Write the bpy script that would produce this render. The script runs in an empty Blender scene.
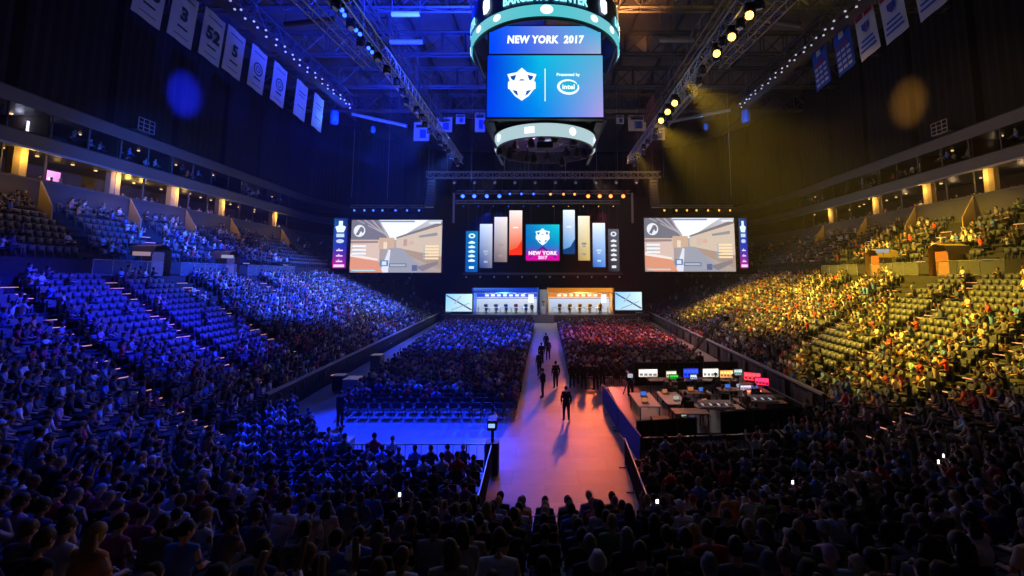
import bpy, math, random
import numpy as np
from mathutils import Vector, Matrix
R = random.Random(7)
C = bpy.context.scene.collection
SC = bpy.context.scene
PI = math.pi

# ---------------------------------------------------------------- camera, world, exposure, big lights
FPX, CAMH, PITCH = 450.0, 7.4, math.radians(6)
cd = bpy.data.cameras.new('camera'); cam = bpy.data.objects.new('camera', cd); C.objects.link(cam)
cd.sensor_width = 36; cd.lens = FPX / 1024 * 36
cam.location = (0, 0, CAMH); cam.rotation_euler = (PI / 2 + PITCH, 0, 0)
cd.shift_x = -33 / 1024
cd.shift_y = -(FPX * math.tan(PITCH) + 13) / 1024
cd.clip_start = 0.1; cd.clip_end = 400
SC.camera = cam
w = bpy.data.worlds.new('world'); SC.world = w; w.use_nodes = True
w.node_tree.nodes['Background'].inputs[0].default_value = (.05, .12, .6, 1)
w.node_tree.nodes['Background'].inputs[1].default_value = 0.006
SC.view_settings.view_transform = 'Standard'; SC.view_settings.look = 'None'
SC.view_settings.exposure = 0.0; SC.view_settings.gamma = 1.0; SC.view_settings.use_curve_mapping = False
SC.cycles.use_denoising = True
SC.cycles.max_bounces = 5; SC.cycles.diffuse_bounces = 2; SC.cycles.glossy_bounces = 3
SC.cycles.transmission_bounces = 4; SC.cycles.transparent_max_bounces = 6; SC.cycles.volume_bounces = 0
SC.cycles.sample_clamp_indirect = 4.0; SC.cycles.sample_clamp_direct = 0

def spot(name, loc, tgt, col, power, deg, blend=.6, rad=.25, spec=1.0):
    d = bpy.data.lights.new(name, 'SPOT'); d.energy = power; d.color = col
    d.spot_size = math.radians(deg); d.spot_blend = blend; d.shadow_soft_size = rad; d.specular_factor = spec
    o = bpy.data.objects.new(name, d); C.objects.link(o); o.location = loc
    o.rotation_euler = (Vector(tgt) - Vector(loc)).to_track_quat('-Z', 'Y').to_euler()
    return o
def point(name, loc, col, power, rad=.15):
    d = bpy.data.lights.new(name, 'POINT'); d.energy = power; d.color = col; d.shadow_soft_size = rad
    o = bpy.data.objects.new(name, d); C.objects.link(o); o.location = loc
    return o

BLUE, DEEP, AMBER, ORNG = (.02, .07, 1), (.01, .02, 1), (1, .6, .03), (1, .33, .08)
# show lights aimed at the stands from the lighting trusses
spot('light_stand_blue', (-11, 44, 22.5), (-29, 44, 6), BLUE, 130000, 56, .9)
spot('light_stand_blue', (-11, 54, 22.5), (-27, 60, 5), (.05, .13, 1), 120000, 56, .9)
spot('light_stand_blue', (-11, 32, 22.5), (-25, 27, 4.5), DEEP, 95000, 46, .9)
spot('light_stand_blue', (-10, 24, 22.5), (-17, 13, 3), (.012, .04, 1), 14000, 66, 1)
spot('light_stand_blue', (-6, 60, 21), (-24, 50, 3), (.6, .62, .9), 12000, 46, 1)
spot('light_stand_amber', (11, 44, 22.5), (27, 42, 7), AMBER, 110000, 62, .9)
spot('light_stand_amber', (11, 54, 22.5), (24, 58, 4), AMBER, 75000, 42, 1)
spot('light_stand_amber', (11, 34, 22.5), (23, 26, 5), AMBER, 95000, 50, .9)
spot('light_stand_amber', (10, 30, 22.5), (20, 18, 3.5), (1, .5, .1), 1500, 50, 1)
spot('light_stand_white', (6, 60, 21), (18, 45, 2), (1, .6, .45), 16000, 46, 1)
# stage wash over the floor seats and towards the house
spot('light_floor_blue', (-9, 71, 17.5), (-7, 24, 0), (.01, .04, 1), 40000, 20, .8)
spot('light_floor_blue', (-11, 32, 22.3), (-7.5, 21.5, 0), (.004, .03, 1), 85000, 30, .45)
spot('light_floor_blue', (-6, 34, 22.3), (-2.2, 22, 0), (.01, .04, 1), 9000, 22, .6)
spot('light_floor_blue', (-7, 71, 17.5), (-8, 45, 0), (.03, .09, 1), 12000, 46, .9)
spot('light_floor_orange', (7, 71, 17.5), (2.2, 23, 0), (1, .17, .02), 36000, 12, .5)
spot('light_floor_orange', (9, 71, 17.5), (7, 45, 0), (1, .15, .22), 14000, 40, .9)
spot('light_floor_pink', (3, 71, 17.5), (0.6, 17, 0), (1, .25, .2), 5000, 9, .8)
spot('light_near_white', (-3, 55, 21.5), (0, 12, 1), (.5, .6, 1), 1500, 50, .8)
# curtain, floor crowd and fascia spots
spot('light_curtain_blue', (-13, 38, 16.5), (-37.6, 46.5, 26.2), DEEP, 520000, 11, .9)
spot('light_curtain_amber', (13, 38, 16.5), (37.5, 46.2, 25.2), (1, .42, .05), 110000, 12, 1)
spot('light_floor_crowd_blue', (-9, 36, 22.5), (-8, 50, 0), (.02, .06, 1), 52000, 54, .8)
spot('light_floor_crowd_red', (9, 36, 22.5), (8.5, 50, 0), (1, .14, .18), 20000, 38, .6)
spot('light_fascia_blue', (-8, 26, 16), (-37.8, 42, 14.5), (.02, .12, 1), 60000, 34, 1)  # fill added in mid-air to turn the left fascia bluer
spot('light_fascia_amber', (10, 30, 21), (37.8, 40, 17.5), (1, .55, .1), 5000, 50, 1)
for k, (bx, tx) in enumerate(((-29, -30.5), (-26, -26.5), (-23, -21.5), (-19, -20))):
    spot('light_beam_blue', (bx, 73.2, 19.3), (tx, 66, 34), (.03, .1, 1), 9000, 7, .9, .05)
# roof wash
spot('light_roof_blue', (-10, 30, 24), (-14, 42, 36), (.012, .04, 1), 62000, 120, .8)
spot('light_roof_blue', (-20, 50, 20), (-20, 60, 36), (.012, .04, 1), 16000, 110, .8)
spot('light_roof_orange', (8, 34, 25), (6, 38, 36), ORNG, 34000, 80, .9)
spot('light_roof_olive', (16, 26, 25), (19, 32, 36), (1, .7, .1), 4500, 90, .9)

# ---------------------------------------------------------------- materials
def mat(name, col, rough=.6, metal=0, emit=0, ecol=None, noise=0.0, nscale=8, bump=0, objcol=False, attr=None, alpha=1, trans=0):
    m = bpy.data.materials.new(name); m.use_nodes = True; nt = m.node_tree
    b = nt.nodes['Principled BSDF']
    b.inputs['Base Color'].default_value = (*col, 1); b.inputs['Roughness'].default_value = rough
    b.inputs['Metallic'].default_value = metal
    src = None
    if objcol:
        n = nt.nodes.new('ShaderNodeObjectInfo'); src = n.outputs['Color']
    if attr:
        n = nt.nodes.new('ShaderNodeAttribute'); n.attribute_name = attr; src = n.outputs['Color']
    if noise:
        tc = nt.nodes.new('ShaderNodeTexCoord'); no = nt.nodes.new('ShaderNodeTexNoise'); no.inputs['Scale'].default_value = nscale
        no.inputs['Detail'].default_value = 4
        nt.links.new(tc.outputs['Object'], no.inputs['Vector'])
        mr = nt.nodes.new('ShaderNodeMapRange'); mr.inputs['To Min'].default_value = 1 - noise; mr.inputs['To Max'].default_value = 1 + noise
        nt.links.new(no.outputs['Fac'], mr.inputs['Value'])
        mx = nt.nodes.new('ShaderNodeVectorMath'); mx.operation = 'SCALE'
        if src is not None: nt.links.new(src, mx.inputs[0])
        else: mx.inputs[0].default_value = col
        nt.links.new(mr.outputs[0], mx.inputs['Scale']); src = mx.outputs[0]
        if bump:
            bp = nt.nodes.new('ShaderNodeBump'); bp.inputs['Strength'].default_value = bump
            nt.links.new(no.outputs['Fac'], bp.inputs['Height']); nt.links.new(bp.outputs[0], b.inputs['Normal'])
    if src is not None: nt.links.new(src, b.inputs['Base Color'])
    if emit:
        if attr and src is not None: nt.links.new(src, b.inputs['Emission Color'])
        else: b.inputs['Emission Color'].default_value = (*(ecol or col), 1)
        b.inputs['Emission Strength'].default_value = emit
        if attr:
            b.inputs['Base Color'].default_value = (0, 0, 0, 1)
            for l in list(b.inputs['Base Color'].links): nt.links.remove(l)
    b.inputs['Alpha'].default_value = alpha
    b.inputs['Transmission Weight'].default_value = trans
    return m
M = {
 'black': mat('black_paint', (.012, .012, .014), .5, noise=.3),
 'blackcloth': mat('black_drape_cloth', (.012, .012, .016), .9, noise=.4, nscale=3),
 'curtain': mat('house_curtain_cloth', (.014, .014, .017), .95, noise=.35, nscale=1.5),
 'steel': mat('dark_steel', (.10, .10, .12), .5, .3, noise=.2),
 'alu': mat('truss_aluminium', (.45, .47, .5), .35, .8, noise=.15),
 'fascia': mat('balcony_fascia_metal', (.10, .11, .13), .45, .2, noise=.1, nscale=.7),
 'parapet': mat('balcony_parapet_panel', (.09, .09, .10), .6, noise=.15, nscale=1),
 'concrete': mat('terrace_concrete', (.035, .035, .04), .9, noise=.3, nscale=2, bump=.2),
 'column': mat('suite_column_plaster', (.5, .38, .2), .7, noise=.1),
 'suitewall': mat('suite_back_wall', (.05, .035, .03), .8, noise=.4, nscale=1),
 'seat': mat('seat_plastic', (.10, .11, .14), .42, noise=.15),
 'fold': mat('folding_chair_plastic', (.015, .015, .018), .5, noise=.2),
 'skin': mat('skin', (.5, .33, .25), .6, objcol=True, noise=.05),
 'cloth': mat('clothing', (.5, .5, .5), .85, objcol=True, noise=.12, nscale=14),
 'hair': mat('hair', (.05, .03, .02), .6, objcol=True, noise=.2, nscale=30),
 'crowd': mat('crowd_clothing_and_skin', (.5, .5, .5), .8, attr='Col', noise=.08),
 'screen': mat('led_picture', (0, 0, 0), .4, attr='Col', emit=1.25),
 'screenhi': mat('led_picture_bright', (0, 0, 0), .4, attr='Col', emit=2.2),
 'white': mat('white_vinyl', (.75, .77, .8), .6, noise=.08),
 'bannerblue': mat('banner_blue_cloth', (.02, .12, .7), .7, noise=.1),
 'ink': mat('banner_dark_ink', (.03, .05, .1), .7, noise=.1),
 'inkred': mat('banner_red_ink', (.5, .04, .08), .7, noise=.1),
 'glass': mat('rail_glass', (.6, .7, .75), .08, alpha=.06, noise=.05),
 'lampblue': mat('lamp_lens_blue', (.2, .4, 1), .3, emit=6, ecol=(.02, .08, 1), noise=.05),
 'lamporange': mat('lamp_lens_orange', (1, .5, .2), .3, emit=4, ecol=(1, .2, .03), noise=.05),
 'lampyellow': mat('lamp_lens_yellow', (1, .8, .3), .3, emit=8, ecol=(1, .5, .06), noise=.05),
 'lampwhite': mat('lamp_lens_white', (1, 1, 1), .3, emit=.5, ecol=(.75, .8, 1), noise=.05),
 'lampdim': mat('lamp_lens_unlit_glow', (.4, .42, .5), .2, emit=.08, ecol=(.5, .6, 1), noise=.05),  # faint glow put into the lenses of lamps that are off
 'lampwarm': mat('downlight_lens_warm', (1, .8, .5), .3, emit=1.2, ecol=(1, .6, .2), noise=.05),
 'steplight': mat('step_light_strip', (1, .6, .5), .4, emit=.8, ecol=(1, .42, .3), noise=.3),
 'brown': mat('brown_door_panel', (.28, .1, .04), .6, noise=.2),
 'wood': mat('desk_laminate', (.45, .3, .2), .5, noise=.15),
 'table': mat('white_table_top', (.7, .6, .55), .5, noise=.1),
 'bluecover': mat('blue_barrier_cover', (.03, .09, .55), .7, noise=.2),
 'casegrey': mat('grey_case_laminate', (.35, .36, .4), .6, noise=.15),
 'chairyellow': mat('gaming_chair_yellow', (.8, .5, .05), .5, noise=.1),
 'chaircyan': mat('gaming_chair_cyan', (.1, .5, .8), .5, noise=.1),
 'chairred': mat('gaming_chair_red', (.8, .04, .04), .5, noise=.1),
 'tube': mat('ceiling_baffle_tube', (.32, .33, .36), .5, noise=.1),
 'phone': mat('phone_screen', (1, 1, 1), .3, emit=4, ecol=(.85, .92, 1), noise=.05),
 'gold': mat('trophy_gold', (.9, .75, .4), .25, 1, noise=.05),
 'boothblue': mat('booth_wall_blue', (.05, .2, .8), .5, noise=.1),
 'boothgold': mat('booth_wall_gold', (.8, .45, .1), .5, noise=.1),
 'boothwhite': mat('booth_wall_white', (.7, .75, .85), .5, noise=.1),
 'stagefloor': mat('stage_deck', (.1, .1, .12), .3, noise=.2),
}
# arena floor: large dark panels with joints, slightly glossy
def floor_mat():
    m = bpy.data.materials.new('arena_floor_panels'); m.use_nodes = True; nt = m.node_tree; b = nt.nodes['Principled BSDF']
    tc = nt.nodes.new('ShaderNodeTexCoord'); br = nt.nodes.new('ShaderNodeTexBrick')
    br.inputs['Scale'].default_value = 1; br.inputs['Brick Width'].default_value = 2.4; br.inputs['Row Height'].default_value = 1.2
    br.inputs['Mortar Size'].default_value = .006; br.inputs['Color1'].default_value = (.33, .33, .34, 1)
    br.inputs['Color2'].default_value = (.27, .27, .29, 1); br.inputs['Mortar'].default_value = (.16, .16, .17, 1)
    nt.links.new(tc.outputs['Object'], br.inputs['Vector'])
    no = nt.nodes.new('ShaderNodeTexNoise'); no.inputs['Scale'].default_value = 1.2; no.inputs['Detail'].default_value = 5
    nt.links.new(tc.outputs['Object'], no.inputs['Vector'])
    mr = nt.nodes.new('ShaderNodeMapRange'); mr.inputs['To Min'].default_value = .65; mr.inputs['To Max'].default_value = 1.3
    nt.links.new(no.outputs['Fac'], mr.inputs['Value'])
    mx = nt.nodes.new('ShaderNodeVectorMath'); mx.operation = 'SCALE'
    nt.links.new(br.outputs['Color'], mx.inputs[0]); nt.links.new(mr.outputs[0], mx.inputs['Scale'])
    nt.links.new(mx.outputs[0], b.inputs['Base Color'])
    mr2 = nt.nodes.new('ShaderNodeMapRange'); mr2.inputs['To Min'].default_value = .38; mr2.inputs['To Max'].default_value = .6
    nt.links.new(no.outputs['Fac'], mr2.inputs['Value']); nt.links.new(mr2.outputs[0], b.inputs['Roughness'])
    return m
M['floor'] = floor_mat()

# ---------------------------------------------------------------- mesh helpers
class MB:
    def __init__(s): s.v = []; s.f = []; s.c = []
    def add(s, vs, fs, col=None):
        n = len(s.v); s.v += [tuple(p) for p in vs]; s.f += [tuple(i + n for i in f) for f in fs]
        s.c += [col or (1, 1, 1)] * len(vs)
        return s
    def quad(s, a, b, c, d): return s.add([a, b, c, d], [(0, 1, 2, 3)])
    def box(s, cx, cy, cz, sx, sy, sz, rz=0, taper=1.0, bev=0.0):
        """centre of base cx, cy, cz and size; optional bevelled vertical edges"""
        hx, hy = sx / 2, sy / 2; c, n = math.cos(rz), math.sin(rz)
        if bev > 0:
            b = min(bev, hx * .9, hy * .9)
            pts = [(-hx + b, -hy), (hx - b, -hy), (hx, -hy + b), (hx, hy - b), (hx - b, hy), (-hx + b, hy), (-hx, hy - b), (-hx, -hy + b)]
        else: pts = [(-hx, -hy), (hx, -hy), (hx, hy), (-hx, hy)]
        k = len(pts)
        lo = [(cx + x * c - y * n, cy + x * n + y * c, cz) for x, y in pts]
        hi = [(cx + (x * c - y * n) * taper, cy + (x * n + y * c) * taper, cz + sz) for x, y in pts]
        return s.add(lo + hi, [tuple(reversed(range(k))), tuple(range(k, 2 * k))] + [(i, (i + 1) % k, (i + 1) % k + k, i + k) for i in range(k)])
    def tube(s, pts, rad, n=6, caps=True):
        """swept tube through pts; rad a number or one radius per point"""
        P = [Vector(p) for p in pts]; rr = rad if hasattr(rad, '__len__') else [rad] * len(P)
        vs = []; fs = []
        for i, p in enumerate(P):
            d = (P[min(i + 1, len(P) - 1)] - P[max(i - 1, 0)])
            if d.length < 1e-9: d = Vector((0, 0, 1))
            d.normalize(); a = Vector((0, 0, 1)) if abs(d.z) < .9 else Vector((0, 1, 0))
            u = d.cross(a).normalized(); w_ = u.cross(d)
            for k in range(n):
                t = 2 * PI * k / n; vs.append(p + (u * math.cos(t) + w_ * math.sin(t)) * rr[i])
        for i in range(len(P) - 1):
            for k in range(n): fs.append((i * n + k, i * n + (k + 1) % n, (i + 1) * n + (k + 1) % n, (i + 1) * n + k))
        if caps: fs += [tuple(reversed(range(n))), tuple(range((len(P) - 1) * n, len(P) * n))]
        return s.add(vs, fs)
    def lathe(s, cx, cy, cz, prof, n=12, sx=1, sy=1):
        vs = []; fs = []
        for r, z in prof:
            for k in range(n):
                t = 2 * PI * k / n; vs.append((cx + r * math.cos(t) * sx, cy + r * math.sin(t) * sy, cz + z))
        for i in range(len(prof) - 1):
            for k in range(n): fs.append((i * n + k, i * n + (k + 1) % n, (i + 1) * n + (k + 1) % n, (i + 1) * n + k))
        fs += [tuple(reversed(range(n))), tuple(range((len(prof) - 1) * n, len(prof) * n))]
        return s.add(vs, fs)
    def mesh(s, name, m, smooth=False):
        me = bpy.data.meshes.new(name); me.from_pydata(s.v, [], s.f); me.update()
        if m is not None: me.materials.append(m)
        if smooth: me.shade_smooth()
        return me
    def build(s, name, m, parent=None, smooth=False, loc=None):
        o = bpy.data.objects.new(name, s.mesh(name, m, smooth)); C.objects.link(o)
        if parent is not None: o.parent = parent
        if loc is not None: o.location = loc
        return o
def tag(o, label=None, cat=None, group=None, kind=None):
    if label: o['label'] = label
    if cat: o['category'] = cat
    if group: o['group'] = group
    if kind: o['kind'] = kind
    return o
def empty(name, loc, label, cat, group=None, rz=0):
    o = bpy.data.objects.new(name, None); C.objects.link(o); o.location = loc; o.rotation_euler = (0, 0, rz)
    return tag(o, label, cat, group)
def copy_tree(o, parent=None, loc=None, rz=None, label=None, group=None):
    c = o.copy(); C.objects.link(c); c.parent = parent
    if loc is not None: c.location = loc
    if rz is not None: c.rotation_euler = (0, 0, rz)
    if label: c['label'] = label
    if group: c['group'] = group
    for ch in CH.get(o.name, []) if o.name in CH else o.children: copy_tree(ch, c)
    return c
CH = {}
def struct(name, mb, m, smooth=False):
    return tag(mb.build(name, m, None, smooth), kind='structure')
def text_geo(s, size, offset=.02, align='CENTER', shear=0):
    cu = bpy.data.curves.new('t', 'FONT'); cu.body = s; cu.size = size; cu.align_x = align; cu.align_y = 'CENTER'; cu.offset = offset * size; cu.shear = shear
    cu.resolution_u = 3; cu.space_character = 1.0 + max(0, offset - .02) * 3
    o = bpy.data.objects.new('t', cu); C.objects.link(o); dg = bpy.context.evaluated_depsgraph_get()
    me = bpy.data.meshes.new_from_object(o.evaluated_get(dg))
    vs = [tuple(v.co) for v in me.vertices]; fs = [tuple(p.vertices) for p in me.polygons]
    bpy.data.objects.remove(o); bpy.data.curves.remove(cu); bpy.data.meshes.remove(me)
    return vs, fs
class Canvas:
    """a flat LED picture or print, drawn as coloured polygons on x (width) and z (height), facing -Y"""
    def __init__(s, w_, h): s.w = w_; s.h = h; s.mb = MB(); s.l = 0; s.tri = []
    def poly(s, pts, col, cols=None):
        s.l += 1; y = -.006 * min(s.l, 8) - .0006 * s.l; n = len(s.mb.v)
        s.mb.v += [((u - .5) * s.w, y, v * s.h) for u, v in pts]
        s.mb.c += list(cols) if cols else [col] * len(pts)
        s.mb.f.append(tuple(range(n, n + len(pts))))
    def rect(s, u0, v0, u1, v1, col): s.poly([(u0, v0), (u1, v0), (u1, v1), (u0, v1)], col)
    def grad(s, u0, v0, u1, v1, c00, c10, c11, c01, n=6):
        for i in range(n):
            for j in range(n):
                def cc(a, b): return tuple((c00[k] * (1 - a) + c10[k] * a) * (1 - b) + (c01[k] * (1 - a) + c11[k] * a) * b for k in range(3))
                a0, a1, b0, b1 = i / n, (i + 1) / n, j / n, (j + 1) / n
                s.l = 0
                s.poly([(u0 + (u1 - u0) * a, v0 + (v1 - v0) * b) for a, b in ((a0, b0), (a1, b0), (a1, b1), (a0, b1))], None, [cc(a0, b0), cc(a1, b0), cc(a1, b1), cc(a0, b1)])
        s.l = 1
    def ell(s, u, v, ru, rv, col, n=20, rot=0, ring=0):
        p = []
        for k in range(n):
            t = 2 * PI * k / n; x, y = ru * math.cos(t), rv * math.sin(t)
            p.append((u + (x * math.cos(rot) - y * math.sin(rot) * 1), v + (x * math.sin(rot) + y * math.cos(rot))))
        s.poly(p, col)
    def text(s, t, u, v, size, col, offset=.02, shear=0, maxw=None):
        vs, fs = text_geo(t, size, offset, 'CENTER', shear); s.l += 1; y = -.006 * min(s.l, 8) - .0006 * s.l
        k = 1
        if maxw and vs:
            w_ = max(p[0] for p in vs) - min(p[0] for p in vs); k = min(1, maxw / w_) if w_ else 1
        n = len(s.mb.v); s.mb.v += [((u - .5) * s.w + p[0] * k, y, v * s.h + p[1]) for p in vs]
        s.mb.f += [tuple(i + n for i in f) for f in fs]; s.mb.c += [col] * len(vs)
    def build(s, name, m, parent, loc=(0, 0, 0), rz=0):
        me = s.mb.mesh(name, m); a = me.color_attributes.new('Col', 'FLOAT_COLOR', 'POINT')
        arr = np.ones((len(s.mb.v), 4), np.float32); arr[:, :3] = np.array(s.mb.c, np.float32) ** 2.0; a.data.foreach_set('color', arr.ravel())
        o = bpy.data.objects.new(name, me); C.objects.link(o); o.parent = parent; o.location = loc; o.rotation_euler = (0, 0, rz)
        return o
def shield(cv, u, v, r, col, hole):
    """winged shield emblem: pointed star top, bar across, pointed base"""
    def P(l): return [(u + x * r / cv.w, v + y * r / cv.h) for x, y in l]
    cv.poly(P([(0, 1), (.3, .72), (.85, .6), (.72, .25), (.72, -.3), (.4, -.72), (0, -1), (-.4, -.72), (-.72, -.3), (-.72, .25), (-.85, .6), (-.3, .72)]), col)
    for sg in (-1, 1):
        cv.poly(P([(sg * .32, .55), (sg * .68, .47), (sg * .6, .3), (sg * .45, .2)]), hole)
        cv.poly(P([(sg * .28, -.42), (sg * .55, -.36), (sg * .35, -.62), (sg * .2, -.72)]), hole)
    cv.poly(P([(-.16, .2), (.16, .2), (.1, .28), (-.1, .28)]), hole)
    cv.poly(P([(-.8, -.3), (.8, -.3), (.8, .14), (-.8, .14)]), col)

def proj(x, y, z):
    dz = z - CAMH; d = y * math.cos(PITCH) + dz * math.sin(PITCH)
    if d <= .2: return (9999, 9999, d)
    v = -y * math.sin(PITCH) + dz * math.cos(PITCH)
    return (545 + FPX * x / d, 275 - FPX * math.tan(PITCH) - FPX * v / d, d)

# ---------------------------------------------------------------- the bowl: inner outline and offset sweeps
class Outline:
    """left half of the floor's edge, from the near centre round to the far centre; offsets go outward"""
    def __init__(s, pts, rads):
        s.seg = []; P = [Vector(p) for p in pts]; cur = P[0]
        for i in range(1, len(P) - 1):
            a = (P[i] - P[i - 1]).normalized(); b = (P[i + 1] - P[i]).normalized(); r = rads[i - 1]
            th = a.angle(b); t = r * math.tan(th / 2); e = P[i] - a * t; f = P[i] + b * t
            n = Vector((-a.y, a.x)); c0 = e + (-n if (b - a).dot(n) < 0 else n) * r
            s.seg.append(('L', cur, e)); s.seg.append(('A', c0, r, math.atan2(e.y - c0.y, e.x - c0.x), th)); cur = f
        s.seg.append(('L', cur, P[-1]))
    def samples(s, off=0.0, step=.8):
        """[(x, y, nx, ny, seg index)] roughly every step along the curve offset by off"""
        out = []
        for k, g in enumerate(s.seg):
            if g[0] == 'L':
                d = g[2] - g[1]; L = d.length; d.normalize(); nv = Vector((-d.y, d.x)) * -1
                nv = Vector((-d.y, d.x)); m = (g[1] + g[2]) / 2
                if (m + nv - Vector((0, 45))).length < (m - Vector((0, 45))).length: nv = -nv
                n = max(1, int(round(L / step)))
                for i in range(n): p = g[1] + d * (L * i / n); out.append((p.x + nv.x * off, p.y + nv.y * off, nv.x, nv.y, k))
                last = (g[2].x + nv.x * off, g[2].y + nv.y * off, nv.x, nv.y, k)
            else:
                _, c0, r, a0, th = g; L = (r + off) * th; n = max(1, int(round(L / step)))
                for i in range(n):
                    a = a0 - th * i / n; out.append((c0.x + (r + off) * math.cos(a), c0.y + (r + off) * math.sin(a), math.cos(a), math.sin(a), k))
        out.append(last)
        return out
OUT = Outline([(0, 12.5), (-13.6, 12.5), (-17.6, 82), (0, 82)], [12, 8])
BASE = []
for k, g in enumerate(OUT.seg):      # fixed base samples so every profile shares them
    if g[0] == 'L':
        d = g[2] - g[1]; nv = Vector((-d.y, d.x)).normalized(); m = (g[1] + g[2]) / 2
        if (m + nv - Vector((0, 45))).length < (m - Vector((0, 45))).length: nv = -nv
        n = max(1, int(d.length / 3)) if k != 2 else 18
        for i in range(n + 1): p = g[1] + d * (i / n); BASE.append((p.x, p.y, nv.x, nv.y, k))
    else:
        _, c0, r, a0, th = g
        for i in range(1, 14): a = a0 - th * i / 14; BASE.append((c0.x + r * math.cos(a), c0.y + r * math.sin(a), math.cos(a), math.sin(a), k))
def sweep(mb, prof, keep, side=1, closed=False):
    """sweep profile [(s, z)] along base samples with keep(x, y, nx, ny, k); side=-1 mirrors to the right"""
    runs = []; cur = []
    for b in BASE:
        if keep(*b): cur.append(b)
        elif cur: runs.append(cur); cur = []
    if cur: runs.append(cur)
    for run in runs:
        if len(run) < 2: continue
        np_ = len(prof); vs = []; fs = []
        for (x, y, nx, ny, k) in run:
            for (s, z) in prof: vs.append(((x + nx * s) * side, y + ny * s, z))
        for i in range(len(run) - 1):
            for j in range(np_ if closed else np_ - 1):
                a, b = i * np_ + j, i * np_ + (j + 1) % np_
                f = (a, b, b + np_, a + np_); fs.append(f if side > 0 else f[::-1])
        if closed: fs += [tuple(range(np_))[::-1], tuple(range((len(run) - 1) * np_, len(run) * np_))]
        mb.add(vs, fs)
    return mb
NROW, DEP = 20, .8
def rowz(i): return .5 + .28 * i + .0025 * i * (i - 1)
T2S, T2Z, T2N, T2D, T2R = 17.4, 8.5, 8, .7, .52
lower = [(-.02, 0), (-.02, rowz(0))]
for i in range(NROW): lower += [(DEP * i if i else -.02, rowz(i)), (DEP * (i + 1), rowz(i))]
lower += [(16, 7.3)]
upper = [(16, 7.3), (T2S, 7.3), (T2S, T2Z)]
for j in range(T2N): upper += [(T2S + T2D * j, T2Z + T2R * j), (T2S + T2D * (j + 1), T2Z + T2R * j)]
NEAR = lambda x, y, nx, ny, k: k <= 1
SIDE = lambda x, y, nx, ny, k: k == 2
FAR = lambda x, y, nx, ny, k: k >= 3
def join_k(ks):
    lo, hi = min(ks), max(ks)
    idx = [i for i, b in enumerate(BASE) if b[4] in ks]; a, b_ = idx[0], idx[-1]
    ext = set(range(a, min(b_ + 2, len(BASE))))
    return lambda x, y, nx, ny, k: any(BASE[i][0] == x and BASE[i][1] == y and BASE[i][4] == k for i in ext)
kN, kS, kF = join_k([0, 1]), join_k([2]), join_k([3, 4])
kArc = join_k([1])
mb = MB(); sweep(mb, lower, kN, 1); sweep(mb, lower, kN, -1); sweep(mb, upper, kArc, 1); sweep(mb, upper, kArc, -1); struct('terrace_near', mb, M['concrete'])
mb = MB(); sweep(mb, lower + upper[1:], kS, 1); struct('terrace_left', mb, M['concrete'])
mb = MB(); sweep(mb, lower + upper[1:], kS, -1); struct('terrace_right', mb, M['concrete'])
mb = MB(); sweep(mb, lower + upper[1:], kF, 1); sweep(mb, lower + upper[1:], kF, -1); struct('terrace_far', mb, M['concrete'])
# floor
fl = MB()
ring = [(x, y) for x, y, *_ in BASE]; ring = ring + [(-x, y) for x, y in ring[::-1]]
fl.add([(x, y, 0) for x, y in ring], [tuple(range(len(ring)))[::-1]]); struct('floor', fl, M['floor'])
# suite levels behind the stands, curtains above them, on the sides and round the far corners
def sk(x, y, nx, ny, k): return k >= 2 or (k == 1 and y + ny * 23 > 3)
for side, nm in ((1, 'left'), (-1, 'right')):
    struct('parapet_' + nm, sweep(MB(), [(23, 12.1), (23, 14.35), (23.25, 14.35), (23.25, 12.1)], sk, side, True), M['parapet'])
    struct('trim_parapet_' + nm, sweep(MB(), [(22.93, 14.35), (22.93, 14.5), (23.3, 14.5), (23.3, 14.35)], sk, side, True), M['fascia'])
    struct('suite_slab_lower_' + nm, sweep(MB(), [(23.25, 13.2), (23.25, 13.4), (28, 13.4), (28, 13.2)], sk, side, True), M['concrete'])
    struct('fascia_lower_' + nm, sweep(MB(), [(22.7, 16.65), (22.5, 17.6), (22.7, 17.75), (28, 17.75), (28, 16.65)], sk, side, True), M['fascia'])
    struct('trim_fascia_' + nm, sweep(MB(), [(22.62, 16.5), (22.62, 16.66), (22.8, 16.66), (22.8, 16.5)], sk, side, True), M['alu'])
    struct('fascia_upper_' + nm, sweep(MB(), [(22.8, 19.55), (22.6, 20.5), (22.8, 20.65), (28, 20.65), (28, 19.55)], sk, side, True), M['fascia'])
    struct('wall_' + nm, sweep(MB(), [(27.9, 13.2), (27.9, 20.6), (28.1, 20.6), (28.1, 13.2)], sk, side, True), M['suitewall'])
    # pleated curtain hung above the upper fascia
    pl = MB(); run = [b for b in OUT.samples(23.4, .45) if b[4] >= 2 or (b[4] == 1 and b[1] > 2)]
    vs = []; fs = []
    for i, (x, y, nx, ny, k) in enumerate(run):
        a = .10 * (i % 2) + .05 * math.sin(i * .37)
        if i % 17 == 0: a += .7
        for z in (20.6, 27, 36): vs.append(((x + nx * a) * side, y + ny * a, z))
    for i in range(len(run) - 1):
        for j in range(2):
            f = (i * 3 + j, i * 3 + j + 1, i * 3 + j + 4, i * 3 + j + 3); fs.append(f if side > 0 else f[::-1])
    pl.add(vs, fs); tag(pl.build('house_curtain', M['curtain']), 'tall black pleated curtain above the %s suites' % ('blue-lit' if side > 0 else 'amber-lit'), 'curtain')
def wallpt(y, s, side):
    """point at depth y on the left straight side's curve offset by s"""
    g = OUT.seg[2]; d = (g[2] - g[1]).normalized(); nv = Vector((-d.y, d.x))
    if nv.x > 0: nv = -nv
    t = (y - g[1].y - nv.y * s) / d.y; p = g[1] + d * t + nv * s
    return (p.x * side, p.y)
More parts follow.
